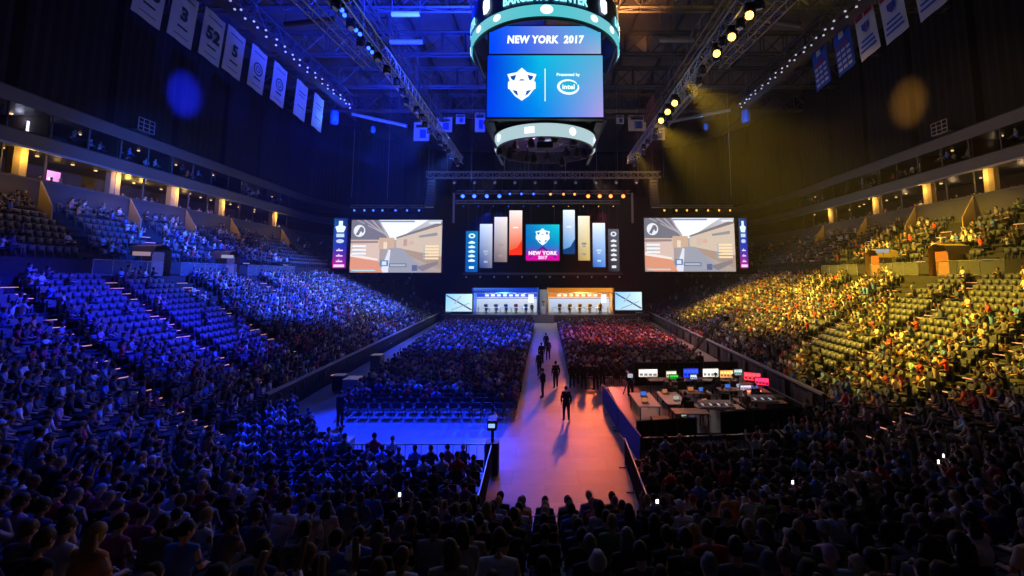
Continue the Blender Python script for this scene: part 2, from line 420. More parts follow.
# mullions, dividing walls and columns of the suites
for side, nm in ((1, 'left'), (-1, 'right')):
    y = 27.5; i = 0
    while y < 72:
        x, yy = wallpt(y, 22.95, side)
        tag(MB().box(x, yy, 17.7, .12, .12, 1.95, bev=.02).build('mullion_upper', M['fascia']), kind='structure')
        x2, y2 = wallpt(y, 25.5, side)
        if i % 2 == 0: tag(MB().box(x2, y2, 17.7, 4.6, .12, 1.9).build('partition_suite', M['suitewall']), kind='structure')
        if i % 3 != 0:
            x, yy = wallpt(y + .3, 23.4, side); tag(MB().box(x, yy, 13.4, .12, .12, 3.25, bev=.02).build('mullion_lower', M['steel']), kind='structure')
        y += 3.0; i += 1
COLY = {1: (32.2, 40, 47, 54.6, 66.5), -1: (31.5, 38.6, 45.4, 53.2, 62.5)}
for side in (1, -1):
    for i, y in enumerate(COLY[side]):
        x, yy = wallpt(y, 23.8, side)
        tag(MB().box(x, yy, 13.4, .95, .95, 3.25, bev=.25).build('column', M['column']), kind='structure')
        tag(point('column_lamp', ((abs(x) - 1.1) * -side if side > 0 else abs(x) - 1.1, yy - .1, 16.0), (1, .58, .12), 110 if side > 0 else 100, .12))
        # stair portal: slanted wall panels either side of the stair that drops through the parapet
        x0, y0 = wallpt(y + .9, 22.9, side); x1, y1 = wallpt(y + .5, 21.4, side)
        pb = MB()
        for dy in (0,):
            pb.add([(x0, y0 + dy, 12.1), (x0, y0 + dy, 14.4), (x1, y1 + dy, 12.4), (x1, y1 + dy, 11.2), (x0, y0 + dy + .1, 12.1), (x0, y0 + dy + .1, 14.4), (x1, y1 + dy + .1, 12.4), (x1, y1 + dy + .1, 11.2)],
                   [(0, 1, 2, 3), (7, 6, 5, 4), (1, 5, 6, 2), (0, 3, 7, 4), (3, 2, 6, 7), (0, 4, 5, 1)])
        tag(pb.build('stair_portal_wall', M['column']), kind='structure')
        point('portal_lamp', ((abs(x0) - 1.6) * (-side), y0 - 1.3, 13.9), (1, .5, .1), 22, .1)
# glowing suite on the left, small downlights, wall screens
def dl(y, s, z, side):
    x, yy = wallpt(y, s, side); o = MB().lathe(x, yy, z, [(.1, 0), (.12, .05), (.1, .09)], 8).build('downlight', M['lampwarm'])
    tag(o, 'small warm downlight under the %s suite ceiling' % ('left' if side > 0 else 'right'), 'light', 'suite downlights ' + ('left' if side > 0 else 'right'))
for side in (1, -1):
    for k in range(16):
        yy = 29 + k * 2.6 + R.uniform(-.5, .5); dl(yy, R.uniform(24.3, 26.5), 16.5, side)
        if k % 2: dl(yy + 1, R.uniform(24, 26.5), 19.42, side)
for y, p in ((43.2, 60), (44.8, 50), (50.6, 12), (36.4, 6)):
    x, yy = wallpt(y, 25.3, 1); point('suite_lamp', (x, yy, 16.2), (1, .6, .12), p, .2)
for y in (37.5, 44.5, 51): 
    x, yy = wallpt(y, 25.5, -1); point('suite_lamp', (x, yy, 16.1), (1, .6, .3), 16, .2); x, yy = wallpt(y + 2, 25, -1); point('suite_lamp', (x, yy, 19.2), (1, .7, .4), 12, .2)
for y in (33, 47, 60): x, yy = wallpt(y, 25, 1); point('suite_lamp', (x, yy, 19.2), (.7, .7, 1), 12, .2)
def wallscreen(y, s, z, side, w_, h, col, lab):
    x, yy = wallpt(y, s, side); t = empty('wall_screen', (x, yy, z), lab, 'screen', rz=-PI / 2 * side * -1)
    t.rotation_euler = (0, 0, (PI / 2 if side > 0 else -PI / 2) + 0)
    MB().box(0, .04, -.04, w_ + .1, .06, h + .08).build('frame', M['black'], t)
    cv = Canvas(w_, h); cv.grad(0, 0, 1, 1, col, tuple(c * .6 for c in col), tuple(c * .9 for c in col), col, 2); cv.rect(.1, .12, .5, .3, (.9, .9, .9)); cv.build('picture', M['screenhi'], t)
wallscreen(34.0, 24.6, 18.2, 1, 1.5, .9, (.8, .85, 1), 'bright white screen inside the upper left suite')
wallscreen(35.6, 24.6, 14.9, 1, 1.0, .8, (.9, .5, .8), 'small pink screen inside the lower left suite')
wallscreen(52.5, 24.6, 18.1, -1, 1.7, 1.0, (1, .95, .8), 'bright white screen inside the upper right suite')

# ---------------------------------------------------------------- aisles (bottom point, top point)
AISL = {1: [((-13.8, 19.5), (-36.5, 27.5)), ((-14.2, 25.5), (-37, 34)), ((-14.6, 32), (-37.2, 40.6)), ((-15.6, 46), (-37.8, 51)), ((-16.3, 55), (-38.3, 59.5)), ((-3.2, 12.5), (-6.2, -3.4))],
        -1: [((14.2, 26.2), (37, 34.4)), ((14.6, 32.5), (37.2, 41)), ((15.6, 45), (37.8, 51)), ((16.2, 54), (38.3, 59)), ((3.6, 12.5), (7, -3.4)), ((13.6, 19.3), (36.5, 27))]}
def segd(px, py, a, b):
    ax, ay = a; bx, by = b; dx, dy = bx - ax, by - ay; t = max(-.02, min(1.02, ((px - ax) * dx + (py - ay) * dy) / (dx * dx + dy * dy)))
    return math.hypot(px - ax - dx * t, py - ay - dy * t)
def floor_at(x, y):
    """terrace height at a point, by its offset from the outline"""
    side = 1 if x < 0 else -1; best = None
    X = -abs(x)
    for g in OUT.seg:
        if g[0] == 'A':
            _, c0, r, a0, th = g; a = math.atan2(y - c0.y, X - c0.x)
            dd = (a0 - a) % (2 * PI)
            if dd <= th: s = math.hypot(X - c0.x, y - c0.y) - r; 
            else: continue
        else:
            d = g[2] - g[1]; L = d.length; d = d / L; nv = Vector((-d.y, d.x)); m = (g[1] + g[2]) / 2
            if (m + nv - Vector((0, 45))).length < (m - Vector((0, 45))).length: nv = -nv
            q = Vector((X, y)) - g[1]; t = q.dot(d)
            if not -.01 <= t <= L + .01: continue
            s = q.dot(nv)
        if s > -.5 and (best is None or abs(s) < abs(best)): best = s
    s = best if best is not None else -1
    if s < 0: return 0, s
    if s < 16: return rowz(int(s / DEP)), s
    if s < T2S: return 7.3, s
    return T2Z + T2R * min(T2N - 1, int((s - T2S) / T2D)), s
# stair flights with lit nosings
for side in (1, -1):
    for ai, (a, b) in enumerate(AISL[side]):
        st = MB(); ln = MB(); L = math.hypot(b[0] - a[0], b[1] - a[1]); n = int(L / .4)
        for i in range(n):
            t = (i + .5) / n; x, y = a[0] + (b[0] - a[0]) * t, a[1] + (b[1] - a[1]) * t
            z, s = floor_at(x, y)
            if s < 0 or 16 < s < T2S: continue
            rz = math.atan2(b[1] - a[1], b[0] - a[0]); half = .14 if (s / DEP % 1) > .5 else 0
            st.box(x, y, z + .005, .38, 1.0, .02 + half, rz)
            if i % 2 == 0 and R.random() < .85: ln.box(x - math.cos(rz) * .2, y - math.sin(rz) * .2, z + .03 + half, .035, .8, .03, rz)
        o = struct('aisle_steps', st, M['concrete'])
        tag(ln.build('nosing_light', M['steplight'], o))
# boards round the floor, with draped cloth on the right
for side, nm in ((1, 'left'), (-1, 'right')):
    kk = lambda x, y, nx, ny, k: (k == 2 or k == 3 or (k == 1 and y > 25))
    o = tag(sweep(MB(), [(-.02, 0), (-.02, 1.25), (.1, 1.25), (.1, .5)], kk, side).build('rink_barrier', M['blackcloth'] if side > 0 else M['black']),
        'long %s barrier between the floor and the %s stand' % ('dark' if side > 0 else 'draped', 'blue-lit' if side > 0 else 'yellow-lit'), 'barrier')
    sweep(MB(), [(-.08, 1.25), (-.08, 1.36), (.14, 1.36), (.14, 1.25)], kk, side).build('top_rail', M['casegrey'], o)
# draped cloth panels on the right boards, sagging a little like bunting
yv = 24.5; n = 0
while yv < 60:
    x0, y0 = wallpt(yv, -.16, -1); x1, y1 = wallpt(yv + 2.5, -.16, -1); b = MB(); vs = []; fs = []
    for i in range(9):
        t = i / 8; x = x0 + (x1 - x0) * t; y = y0 + (y1 - y0) * t; dz = .12 * math.sin(PI * t)
        for z in (1.2 - dz, .7, .12 + dz * .5): vs.append((x - .06 * math.cos(i * 2.2), y, z))
    for i in range(8):
        for j in range(2): fs.append((i * 3 + j, i * 3 + j + 1, i * 3 + j + 4, i * 3 + j + 3))
    b.add(vs, fs); tag(b.build('barrier_drape', M['parapet']), 'grey cloth drape hanging on the right floor barrier', 'drape', 'drapes along the right floor barrier'); yv += 3.1; n += 1
# glass rails of the middle cross-aisle and round doorways (vomitories)
for side, nm in ((1, 'left'), (-1, 'right')):
    x0 = 0
    segs = [(30.5, 36.5), (38.5, 46), (48, 58)] if side > 0 else [(30, 35.5), (37.5, 43.5), (45.5, 52)]
    for (ya, yb) in segs:
        a, b = wallpt(ya, 15.9, side), wallpt(yb, 15.9, side)
        m = MB().quad((*a, 7.35), (*b, 7.35), (*b, 8.45), (*a, 8.45)); m.quad((a[0] + .02, a[1], 7.35), (b[0] + .02, b[1], 7.35), (b[0] + .02, b[1], 8.45), (a[0] + .02, a[1], 8.45))
        t = tag(m.build('glass_rail', M['glass']), 'glass railing on the %s cross aisle, from %s' % (nm, {30.5: 'the near corner', 38.5: 'the middle stair', 48: 'the far stair', 30: 'the near corner', 37.5: 'the middle stair', 45.5: 'the far stair'}[ya]), 'railing')
        MB().tube([(*a, 8.45), (*b, 8.45)], .04, 6).build('handrail', M['alu'], t)
        MB().tube([(*a, 7.4), (*b, 7.4)], .035, 6).build('bottom_rail', M['alu'], t)
        k = int((yb - ya) / 1.5)
        for i in range(k + 1):
            q = (a[0] + (b[0] - a[0]) * i / k, a[1] + (b[1] - a[1]) * i / k); MB().tube([(*q, 7.32), (*q, 8.45)], .025, 5).build('post', M['alu'], t)
    for vi, yv in enumerate((37.5, 47) if side > 0 else (36.5, 44.5)):
        x, yy = wallpt(yv, 17.3, side); sg = -1 if side > 0 else 1
        # doorway housing: arched hood with a brown door leaf
        p = [(-.95, 7.3), (-.95, 9.1), (-.6, 9.75), (.3, 9.95), (.95, 9.5), (.95, 7.3)]
        hb = MB(); k = len(p)
        hb.add([(x - sg * .5, yy + a, z) for a, z in p] + [(x + sg * 1.6, yy + a, z) for a, z in p], [(i, (i + 1) % k, (i + 1) % k + k, i + k) for i in range(k - 1)] + [tuple(range(k, 2 * k))])
        t = tag(hb.build('doorway_hood', M['column'] if side < 0 else M['brown']), 'arched doorway on the %s cross aisle, %s of the two' % (nm, 'nearer' if vi == 0 else 'farther'), 'doorway')
        db = MB(); db.add([(x - sg * .1, yy - .7 + 1.4 * i, z) for i in (0, 1) for z in (7.31, 9.3)] + [(x - sg * .04, yy - .7 + 1.4 * i, z) for i in (0, 1) for z in (7.31, 9.3)], [(0, 1, 3, 2), (4, 6, 7, 5), (1, 5, 7, 3), (0, 2, 6, 4)]); db.build('door_leaf', M['brown'], t)
# lit white section signs
for side, yv, zv, lab in ((1, 45.6, 9.1, 'lit white section sign beside the farther left doorway'), (-1, 42.6, 9.5, 'lit white section sign by the farther right doorway'), (1, 35.2, 8.9, 'small white section sign beside the nearer left doorway')):
    x, yy = wallpt(yv, 16.6, side); t = empty('section_sign', (x, yy, zv), lab, 'sign', rz=(1.0 if side > 0 else -1.0))
    cv = Canvas(1.1, .32); cv.rect(0, 0, 1, 1, (.45, .5, .55) if yv != 35.2 else (.5, .4, .42)); cv.build('face', M['screen'], t)
    MB().box(0, .06, 0, 1.14, .1, .32).build('sign_box', M['steel'], t); MB().tube([(0, .06, 7.3 - zv), (0, .06, .1)], .04).build('post', M['steel'], t)

# ---------------------------------------------------------------- seats and spectators: where they are
EMPTYZ = [  # regions of the stands left empty, as seen in the picture
 [(28, 205), (62, 215), (98, 262), (196, 342), (232, 366), (200, 366), (150, 340), (105, 330), (72, 300), (45, 262), (30, 240)],
 [(60, 205), (125, 222), (128, 240), (85, 240)], [(165, 300), (232, 296), (242, 345), (200, 345), (180, 325)], [(243, 314), (272, 312), (275, 342), (245, 342)],
 [(120, 275), (178, 275), (200, 300), (165, 303)],
 [(245, 210), (300, 222), (345, 268), (300, 268), (262, 240)], [(300, 262), (345, 262), (450, 318), (425, 318), (365, 290)], [(300, 240), (450, 262), (450, 306), (345, 270)],
 [(640, 262), (740, 240), (830, 205), (835, 222), (770, 268), (700, 302), (662, 318), (640, 318)],
 [(898, 264), (958, 264), (958, 288), (898, 288)], [(886, 300), (926, 290), (926, 322), (886, 322)], [(926, 306), (966, 292), (968, 320), (935, 348), (905, 345)],
 [(808, 318), (845, 318), (850, 372), (815, 372)], [(966, 246), (1030, 246), (1030, 300), (1000, 312), (966, 300)], [(845, 335), (880, 335), (880, 362), (845, 362)], [(880, 200), (930, 190), (1024, 170), (1024, 200), (960, 235)]]
def inpoly(x, y, P):
    c = False; j = len(P) - 1
    for i in range(len(P)):
        if (P[i][1] > y) != (P[j][1] > y) and x < (P[j][0] - P[i][0]) * (y - P[i][1]) / (P[j][1] - P[i][1]) + P[i][0]: c = not c
        j = i
    return c
rows = [(i, DEP * i + .42, rowz(i), 'l') for i in range(NROW)] + [(20 + j, T2S + T2D * j + .38, T2Z + T2R * j, 'u') for j in range(T2N)]
SEATS = []   # x, y, z, facing, side, row, k, occupied, seg
for side in (1, -1):
    for (ri, s, z, tier) in rows:
        for (x, y, nx, ny, k) in OUT.samples(s, .56):
            X = x * side
            if k == 4 or (tier == 'u' and k == 0): continue
            if k == 0 and side < 0 and abs(x) < .3: continue
            if k == 3 and y > 92: continue
            if any(segd(X, y, a, b) < .62 for a, b in AISL[side]): continue
            px, py, d = proj(X, y, z + .9)
            if d < 2.4 or px < -60 or px > 1084 or py > 680 or py < 100: continue
            if k <= 1 and abs(y - 0) < 3.2 and abs(X) < 3: continue
            # doorways keep the rows clear
            bad = False
            for yv in ((37.5, 47) if side > 0 else (36.5, 44.5)):
                if abs(y - yv) < 1.9 and 11.8 < s < 17.3 + 1.6: bad = True
            for yc in COLY[side]:
                xq, yq = wallpt(yc + 1.2, 21.7, side)
                if abs(X - xq) < 1.9 and abs(y - yq) < 1.15: bad = True
            if bad: continue
            fx, fy = -nx * side, -ny; rz = math.atan2(fy, fx) - PI / 2
            e = any(inpoly(px, py, P) for P in EMPTYZ)
            pr = .05 if e else (.88 if k >= 2 else .84)
            if tier == 'u' and not e: pr = .62
            if k == 3: pr = .12
            if px < 60 and 205 < py < 330: pr *= .6
            SEATS.append([X, y, z, rz, side, ri, k, R.random() < pr, d, px, py])

# ---------------------------------------------------------------- people
def remesh(mb, vox, name, m, smooth_it=2, ratio=None):
    """fuse overlapping tubes into one continuous skin"""
    o = mb.build('tmp', None); rm = o.modifiers.new('r', 'REMESH'); rm.mode = 'VOXEL'; rm.voxel_size = vox
    if smooth_it: sm = o.modifiers.new('s', 'SMOOTH'); sm.iterations = smooth_it; sm.factor = .5
    if ratio: de = o.modifiers.new('d', 'DECIMATE'); de.ratio = ratio
    dg = bpy.context.evaluated_depsgraph_get(); me = bpy.data.meshes.new_from_object(o.evaluated_get(dg)); me.name = name
    old = o.data; bpy.data.objects.remove(o); bpy.data.meshes.remove(old)
    me.materials.clear(); me.materials.append(m); me.shade_smooth()
    return me
def lerp(a, b, t): return tuple(a[i] + (b[i] - a[i]) * t for i in range(3))
def hand(mb, wr, el, side, curl=.5, up=(0, 0, 1)):
    d = (Vector(wr) - Vector(el)).normalized(); u = Vector(up); s = d.cross(u).normalized() * side; u = s.cross(d).normalized() * side
    w_ = Vector(wr); mb.tube([w_ - d * .02, w_ + d * .03, w_ + d * .09], [.026, .038, .036], 8)
    for k, ln in enumerate((.07, .08, .075, .058)):
        b = w_ + d * .088 + s * (.027 - .018 * k); t = curl
        p1 = b + d * ln * .5 - u * ln * .25 * t; p2 = p1 + d * ln * .5 * (1 - t * .5) - u * ln * .6 * t
        mb.tube([b - d * .02, p1, p2], [.0105, .0098, .0085], 6)
    b = w_ + d * .035 + s * .034; mb.tube([b - s * .015, b + s * .025 + d * .025, b + s * .03 + d * .055 - u * .01], [.013, .012, .0095], 6)
def figure(tag_, J, shirt_long=False):
    """J: joints. returns meshes body, shirt, trousers, shoes, hair_short, hair_long, cap placed on the same skeleton"""
    H = Vector(J['head']); fw = Vector(J.get('face', (0, 1, 0))).normalized(); rt = fw.cross(Vector((0, 0, 1))).normalized()
    def hp(a, b, c): return tuple(H + rt * a + fw * b + Vector((0, 0, c)))
    body = MB()
    def ellip(mb, cx, r, n=12, m_=8, zmin=-1):
        vs = []; fs = []
        for i in range(m_ + 1):
            t = -PI / 2 + PI * i / m_; z = math.sin(t); q = math.cos(t)
            for k in range(n): a = 2 * PI * k / n; vs.append(tuple(Vector(cx) + rt * (r[0] * q * math.cos(a)) + fw * (r[1] * q * math.sin(a)) + Vector((0, 0, r[2] * z))))
        for i in range(m_):
            for k in range(n): fs.append((i * n + k, i * n + (k + 1) % n, (i + 1) * n + (k + 1) % n, (i + 1) * n + k))
        mb.add(vs, fs)
    ellip(body, hp(0, 0, .02), (.078, .096, .105)); ellip(body, hp(0, .03, -.055), (.056, .062, .07))
    body.tube([hp(0, .09, .03), hp(0, .112, -.012), hp(0, .085, -.03)], [.011, .017, .012], 6)
    for sg in (-1, 1): ellip(body, hp(sg * .08, -.005, 0), (.012, .02, .032), 6, 4); ellip(body, hp(sg * .032, .085, .03), (.014, .014, .01), 6, 4)
    ellip(body, hp(0, .092, -.06), (.026, .012, .01), 6, 4)
    nk = Vector(J['neck']); body.tube([tuple(nk - Vector((0, 0, .05))), tuple(nk), hp(0, -.015, -.05)], [.075, .056, .055], 8)
    pel, wa, ch = J['pelvis'], J['waist'], J['chest']
    body.tube([pel, wa, ch, tuple(nk - Vector((0, 0, .05)))], [.11, .10, .12, .065], 10)
    for sg, k in ((-1, 'l'), (1, 'r')):
        sh, el, wr, hi, kn, an, to = (J[x + k] for x in ('sh', 'el', 'wr', 'hip', 'kn', 'an', 'to'))
        body.tube([tuple(nk - Vector((0, 0, .06))), sh], [.05, .055], 8)
        body.tube([sh, lerp(sh, el, .5), el, lerp(el, wr, .35), wr], [.055, .047, .038, .039, .026], 8)
        hand(body, wr, el, sg, J.get('curl', .5))
        body.tube([hi, lerp(hi, kn, .5), kn, lerp(kn, an, .35), an], [.088, .074, .052, .055, .035], 8)
        body.tube([an, lerp(an, to, .5), to], [.036, .036, .026], 8)
    out = {'body': remesh(body, .0125, tag_ + '_body', M['skin'], 1, .35)}
    s = MB(); vs_ = [tuple(Vector(pel) + Vector((0, 0, .03))), wa, ch, tuple(nk - Vector((0, 0, .045)))]
    s.tube(vs_[:3] + [lerp(vs_[2], vs_[3], .6), vs_[3]], [.17, .157, .178, .15, .095], 12)
    for k in 'lr':
        sh, el, wr = J['sh' + k], J['el' + k], J['wr' + k]; e = .93 if shirt_long else .0
        s.tube([tuple(nk - Vector((0, 0, .06))), sh, lerp(sh, el, .75)], [.07, .077, .062], 8)
        if shirt_long: s.tube([lerp(sh, el, .5), el, lerp(el, wr, .9)], [.062, .054, .04], 8)
    out['shirt'] = remesh(s, .022, tag_ + '_shirt', M['cloth'], 3, .5)
    t = MB()
    for k in 'lr':
        hi, kn, an = J['hip' + k], J['kn' + k], J['an' + k]
        t.tube([tuple(Vector(pel) + Vector((0, 0, .04))), hi, lerp(hi, kn, .5), kn, lerp(kn, an, .4), lerp(kn, an, .95)], [.13, .112, .094, .074, .068, .055], 8)
    t.tube([tuple(Vector(pel) - Vector((0, 0, .02))), tuple(Vector(pel) + Vector((0, 0, .07))), tuple(Vector(pel) * .5 + Vector(wa) * .5)], [.15, .168, .15], 10)
    out['trousers'] = remesh(t, .022, tag_ + '_trousers', M['cloth'], 3, .5)
    sh_ = MB()
    for k in 'lr': an, to = J['an' + k], J['to' + k]; sh_.tube([tuple(Vector(an) - (Vector(to) - Vector(an)) * .3), an, lerp(an, to, .6), to, lerp(an, to, 1.15)], [.035, .05, .05, .042, .025], 8)
    out['shoes'] = sh_.mesh(tag_ + '_shoes', M['black'], True)
    def cap_shell(mb, r, zlo, back=0):
        n, m_ = 14, 6; vs = []; fs = []
        for i in range(m_ + 1):
            for k in range(n):
                a = 2 * PI * k / n; low = zlo + (.75 if math.sin(a) > .2 else 0) * max(0, math.sin(a)); low = min(low, .55)
                t = math.asin(max(-.99, low)) + (PI / 2 - math.asin(max(-.99, low))) * i / m_; q = math.cos(t)
                vs.append(hp(r[0] * q * math.cos(a), r[1] * q * math.sin(a) - .006, .022 + r[2] * math.sin(t)))
        for i in range(m_):
            for k in range(n): fs.append((i * n + k, i * n + (k + 1) % n, (i + 1) * n + (k + 1) % n, (i + 1) * n + k))
        fs.append(tuple(range(n))[::-1]); mb.add(vs, fs)
    h = MB(); cap_shell(h, (.088, .106, .116), -.55); out['hair_short'] = h.mesh(tag_ + '_hair', M['hair'], True)
    h = MB(); cap_shell(h, (.094, .11, .12), -.6)
    for a in range(-2, 3): h.tube([hp(a * .032, -.085 + abs(a) * .012, .04), hp(a * .038, -.10 + abs(a) * .012, -.08), hp(a * .036, -.10 + abs(a) * .012, -.22)], [.034, .036, .018], 7)
    out['hair_long'] = h.mesh(tag_ + '_hair_long', M['hair'], True)
    h = MB(); cap_shell(h, (.09, .108, .118), -.1)
    h.add([hp(a, .085 + b, .05) for a, b in ((-.06, 0), (.06, 0), (.05, .075), (-.05, .075))] + [hp(a, .085 + b, .04) for a, b in ((-.06, 0), (.06, 0), (.05, .075), (-.05, .075))], [(0, 1, 2, 3), (7, 6, 5, 4), (0, 4, 5, 1), (1, 5, 6, 2), (2, 6, 7, 3), (3, 7, 4, 0)])
    out['cap'] = h.mesh(tag_ + '_cap', M['cloth'], True)
    return out
def sit(lean=0, hl=None, hr=None, face=(0, 1, 0), spread=0):
    J = dict(pelvis=(0, -.05, .53), waist=(0, -.06 + lean * .25, .7), chest=(0, -.05 + lean * .75, .93), neck=(0, -.02 + lean, 1.1), head=(0, .01 + lean * 1.2, 1.24), face=face)
    for sg, k in ((-1, 'l'), (1, 'r')):
        J['sh' + k] = (sg * .185, -.04 + lean * .9, 1.03); J['el' + k] = (sg * .24, .03 + lean * .6, .77); J['wr' + k] = (sg * .13, .24 + lean * .3, .69)
        J['hip' + k] = (sg * .09, .0, .52); J['kn' + k] = (sg * (.13 + spread), .44, .52); J['an' + k] = (sg * (.13 + spread), .42, .1); J['to' + k] = (sg * (.14 + spread), .56, .05)
    for k, hnd in (('l', hl), ('r', hr)):
        if hnd: J['el' + k], J['wr' + k] = hnd
    return J
def stand(step=0, hl=None, hr=None, face=(0, 1, 0), lean=0):
    J = dict(pelvis=(0, 0, .93), waist=(0, lean * .3, 1.08), chest=(0, lean * .6, 1.3), neck=(0, lean, 1.48), head=(0, .03 + lean, 1.62), face=face)
    for sg, k in ((-1, 'l'), (1, 'r')):
        J['sh' + k] = (sg * .19, lean, 1.42); J['el' + k] = (sg * .25, -.03, 1.14); J['wr' + k] = (sg * .24, .08, .9)
        st = step * sg; J['hip' + k] = (sg * .09, 0, .92); J['kn' + k] = (sg * .12, st * .5 + .03, .5); J['an' + k] = (sg * .13, st, .09); J['to' + k] = (sg * .16, st + .15, .045)
    for k, hnd in (('l', hl), ('r', hr)):
        if hnd: J['el' + k], J['wr' + k] = hnd
    return J
POSE = [figure('sit_rest', sit(0)), figure('sit_forward', sit(.16), True), figure('sit_turn', sit(.03, face=(.6, 1, 0), spread=.05)),
        figure('sit_chin', sit(.12, hr=((.22, .2, .8), (.07, .19, 1.08)))), figure('sit_phone', sit(.04, hl=((-.22, .14, .82), (-.05, .36, .98)), hr=((.22, .14, .82), (.06, .36, .98)))),
        figure('sit_cheer', sit(.0, hl=((-.34, .1, 1.16), (-.3, .16, 1.42)), hr=((.34, .12, 1.14), (.28, .2, 1.4)))), figure('sit_turn_left', sit(.06, face=(-.7, 1, 0)), True)]
POSEN = ['sitting back', 'leaning forward', 'head turned right', 'chin on hand', 'hands in front', 'both arms raised', 'head turned left']
STANDP = [figure('stand_ease', stand(0), True), figure('stand_walk', stand(.16), True), figure('stand_folded', stand(0, hl=((-.24, .06, 1.16), (.06, .2, 1.2)), hr=((.24, .06, 1.16), (-.06, .22, 1.16))), True)]
SHIRTS = [((.015, .015, .018), 'black', 30), ((.10, .10, .11), 'charcoal', 14), ((.28, .28, .3), 'grey', 12), ((.75, .75, .76), 'white', 11), ((.03, .05, .18), 'navy', 9), ((.06, .18, .6), 'blue', 6),
          ((.5, .03, .03), 'red', 4), ((.12, .25, .1), 'green', 2), ((.55, .42, .3), 'tan', 3), ((.35, .05, .12), 'maroon', 3), ((.25, .5, .75), 'azure', 4), ((.75, .3, .08), 'orange', 1), ((.6, .35, .45), 'pink', 1)]
HAIRS = [((.012, .009, .008), 'black', 10), ((.05, .025, .012), 'dark brown', 8), ((.14, .07, .03), 'brown', 5), ((.4, .27, .1), 'blond', 2), ((.22, .21, .2), 'grey', 1)]
SKINS = [(.62, .40, .30), (.5, .31, .22), (.36, .2, .13), (.2, .11, .07), (.68, .46, .36)]
def wpick(L): return R.choices(L, [x[2] for x in L])[0]
PROTO = {}
def person(loc, rz, pose, shirt, hair, hk, skin, label, group=None, trousers=(.02, .025, .05), scale=1, standp=False, capc=None):
    P = (STANDP if standp else POSE)[pose]
    o = bpy.data.objects.new('person', P['body']); C.objects.link(o); o.location = loc; o.rotation_euler = (0, 0, rz); o.scale = (scale,) * 3
    o.color = (*skin, 1); tag(o, label, 'person', group)
    for nm, key, col in (('shirt', 'shirt', shirt), ('trousers', 'trousers', trousers), ('shoes', 'shoes', (.02, .02, .02)), ('cap' if hk == 'cap' else 'hair', hk, capc if hk == 'cap' else hair)):
        c = bpy.data.objects.new(nm, P[key]); C.objects.link(c); c.parent = o; c.color = (*col, 1)
    return o
# low detail crowd templates -> one mesh
def crowd_template(arms, far):
    mb = MB(); z = []
    def zone(nm, a): z.extend([nm] * (len(mb.v) - a))
    a = len(mb.v); n = 6
    vs = []; prof = [(.15, .11, .46, -.03), (.15, .11, .68, -.04), (.2, .12, .96, -.02), (.11, .07, 1.08, 0)]
    for rx, ry, zz, yy in prof:
        for k in range(n): t = 2 * PI * k / n; vs.append((rx * math.cos(t), ry * math.sin(t) + yy, zz))
    fs = [(i * n + k, i * n + (k + 1) % n, (i + 1) * n + (k + 1) % n, (i + 1) * n + k) for i in range(3) for k in range(n)] + [tuple(range(3 * n, 4 * n))]
    mb.add(vs, fs); zone('shirt', a)
    a = len(mb.v); hv = []
    for r, zz in ((.045, 1.07), (.072, 1.16), (.085, 1.24)):
        for k in range(6): t = 2 * PI * k / 6; hv.append((r * math.cos(t), r * 1.15 * math.sin(t) + .02, zz))
    mb.add(hv, [(i * 6 + k, i * 6 + (k + 1) % 6, (i + 1) * 6 + (k + 1) % 6, (i + 1) * 6 + k) for i in range(2) for k in range(6)]); zone('skin', a)
    a = len(mb.v); hv = []
    for r, zz, yy in ((.088, 1.2, .005), (.09, 1.27, .0), (.05, 1.34, .0)):
        for k in range(6): t = 2 * PI * k / 6; hv.append((r * math.cos(t), (r * 1.15 * math.sin(t) if math.sin(t) < .3 or zz > 1.22 else r * .6 * math.sin(t)) + yy, zz))
    mb.add(hv, [(i * 6 + k, i * 6 + (k + 1) % 6, (i + 1) * 6 + (k + 1) % 6, (i + 1) * 6 + k) for i in range(2) for k in range(6)] + [tuple(range(12, 18))]); zone('hair', a)
    for sg in (-1, 1):
        e, w_ = {0: ((sg * .25, .05, .76), (sg * .12, .26, .7)), 1: ((sg * .3, .12, 1.12), (sg * .26, .2, 1.4)), 2: ((sg * .24, .18, .82), (sg * .04, .25, 1.0))}[arms]
        a = len(mb.v); mb.tube([(sg * .17, -.02, 1.0), e], [.055, .045], 4); zone('shirt', a)
        a = len(mb.v); mb.tube([e, w_], [.042, .035], 4); zone('skin', a)
        if not far: a = len(mb.v); mb.tube([(sg * .08, 0, .5), (sg * .13, .44, .52), (sg * .13, .42, .08)], [.09, .065, .05], 4); zone('legs', a)
        else: a = len(mb.v); mb.tube([(sg * .08, 0, .5), (sg * .13, .44, .52)], [.09, .065], 4); zone('legs', a)
    return np.array(mb.v, np.float32), mb.f, z
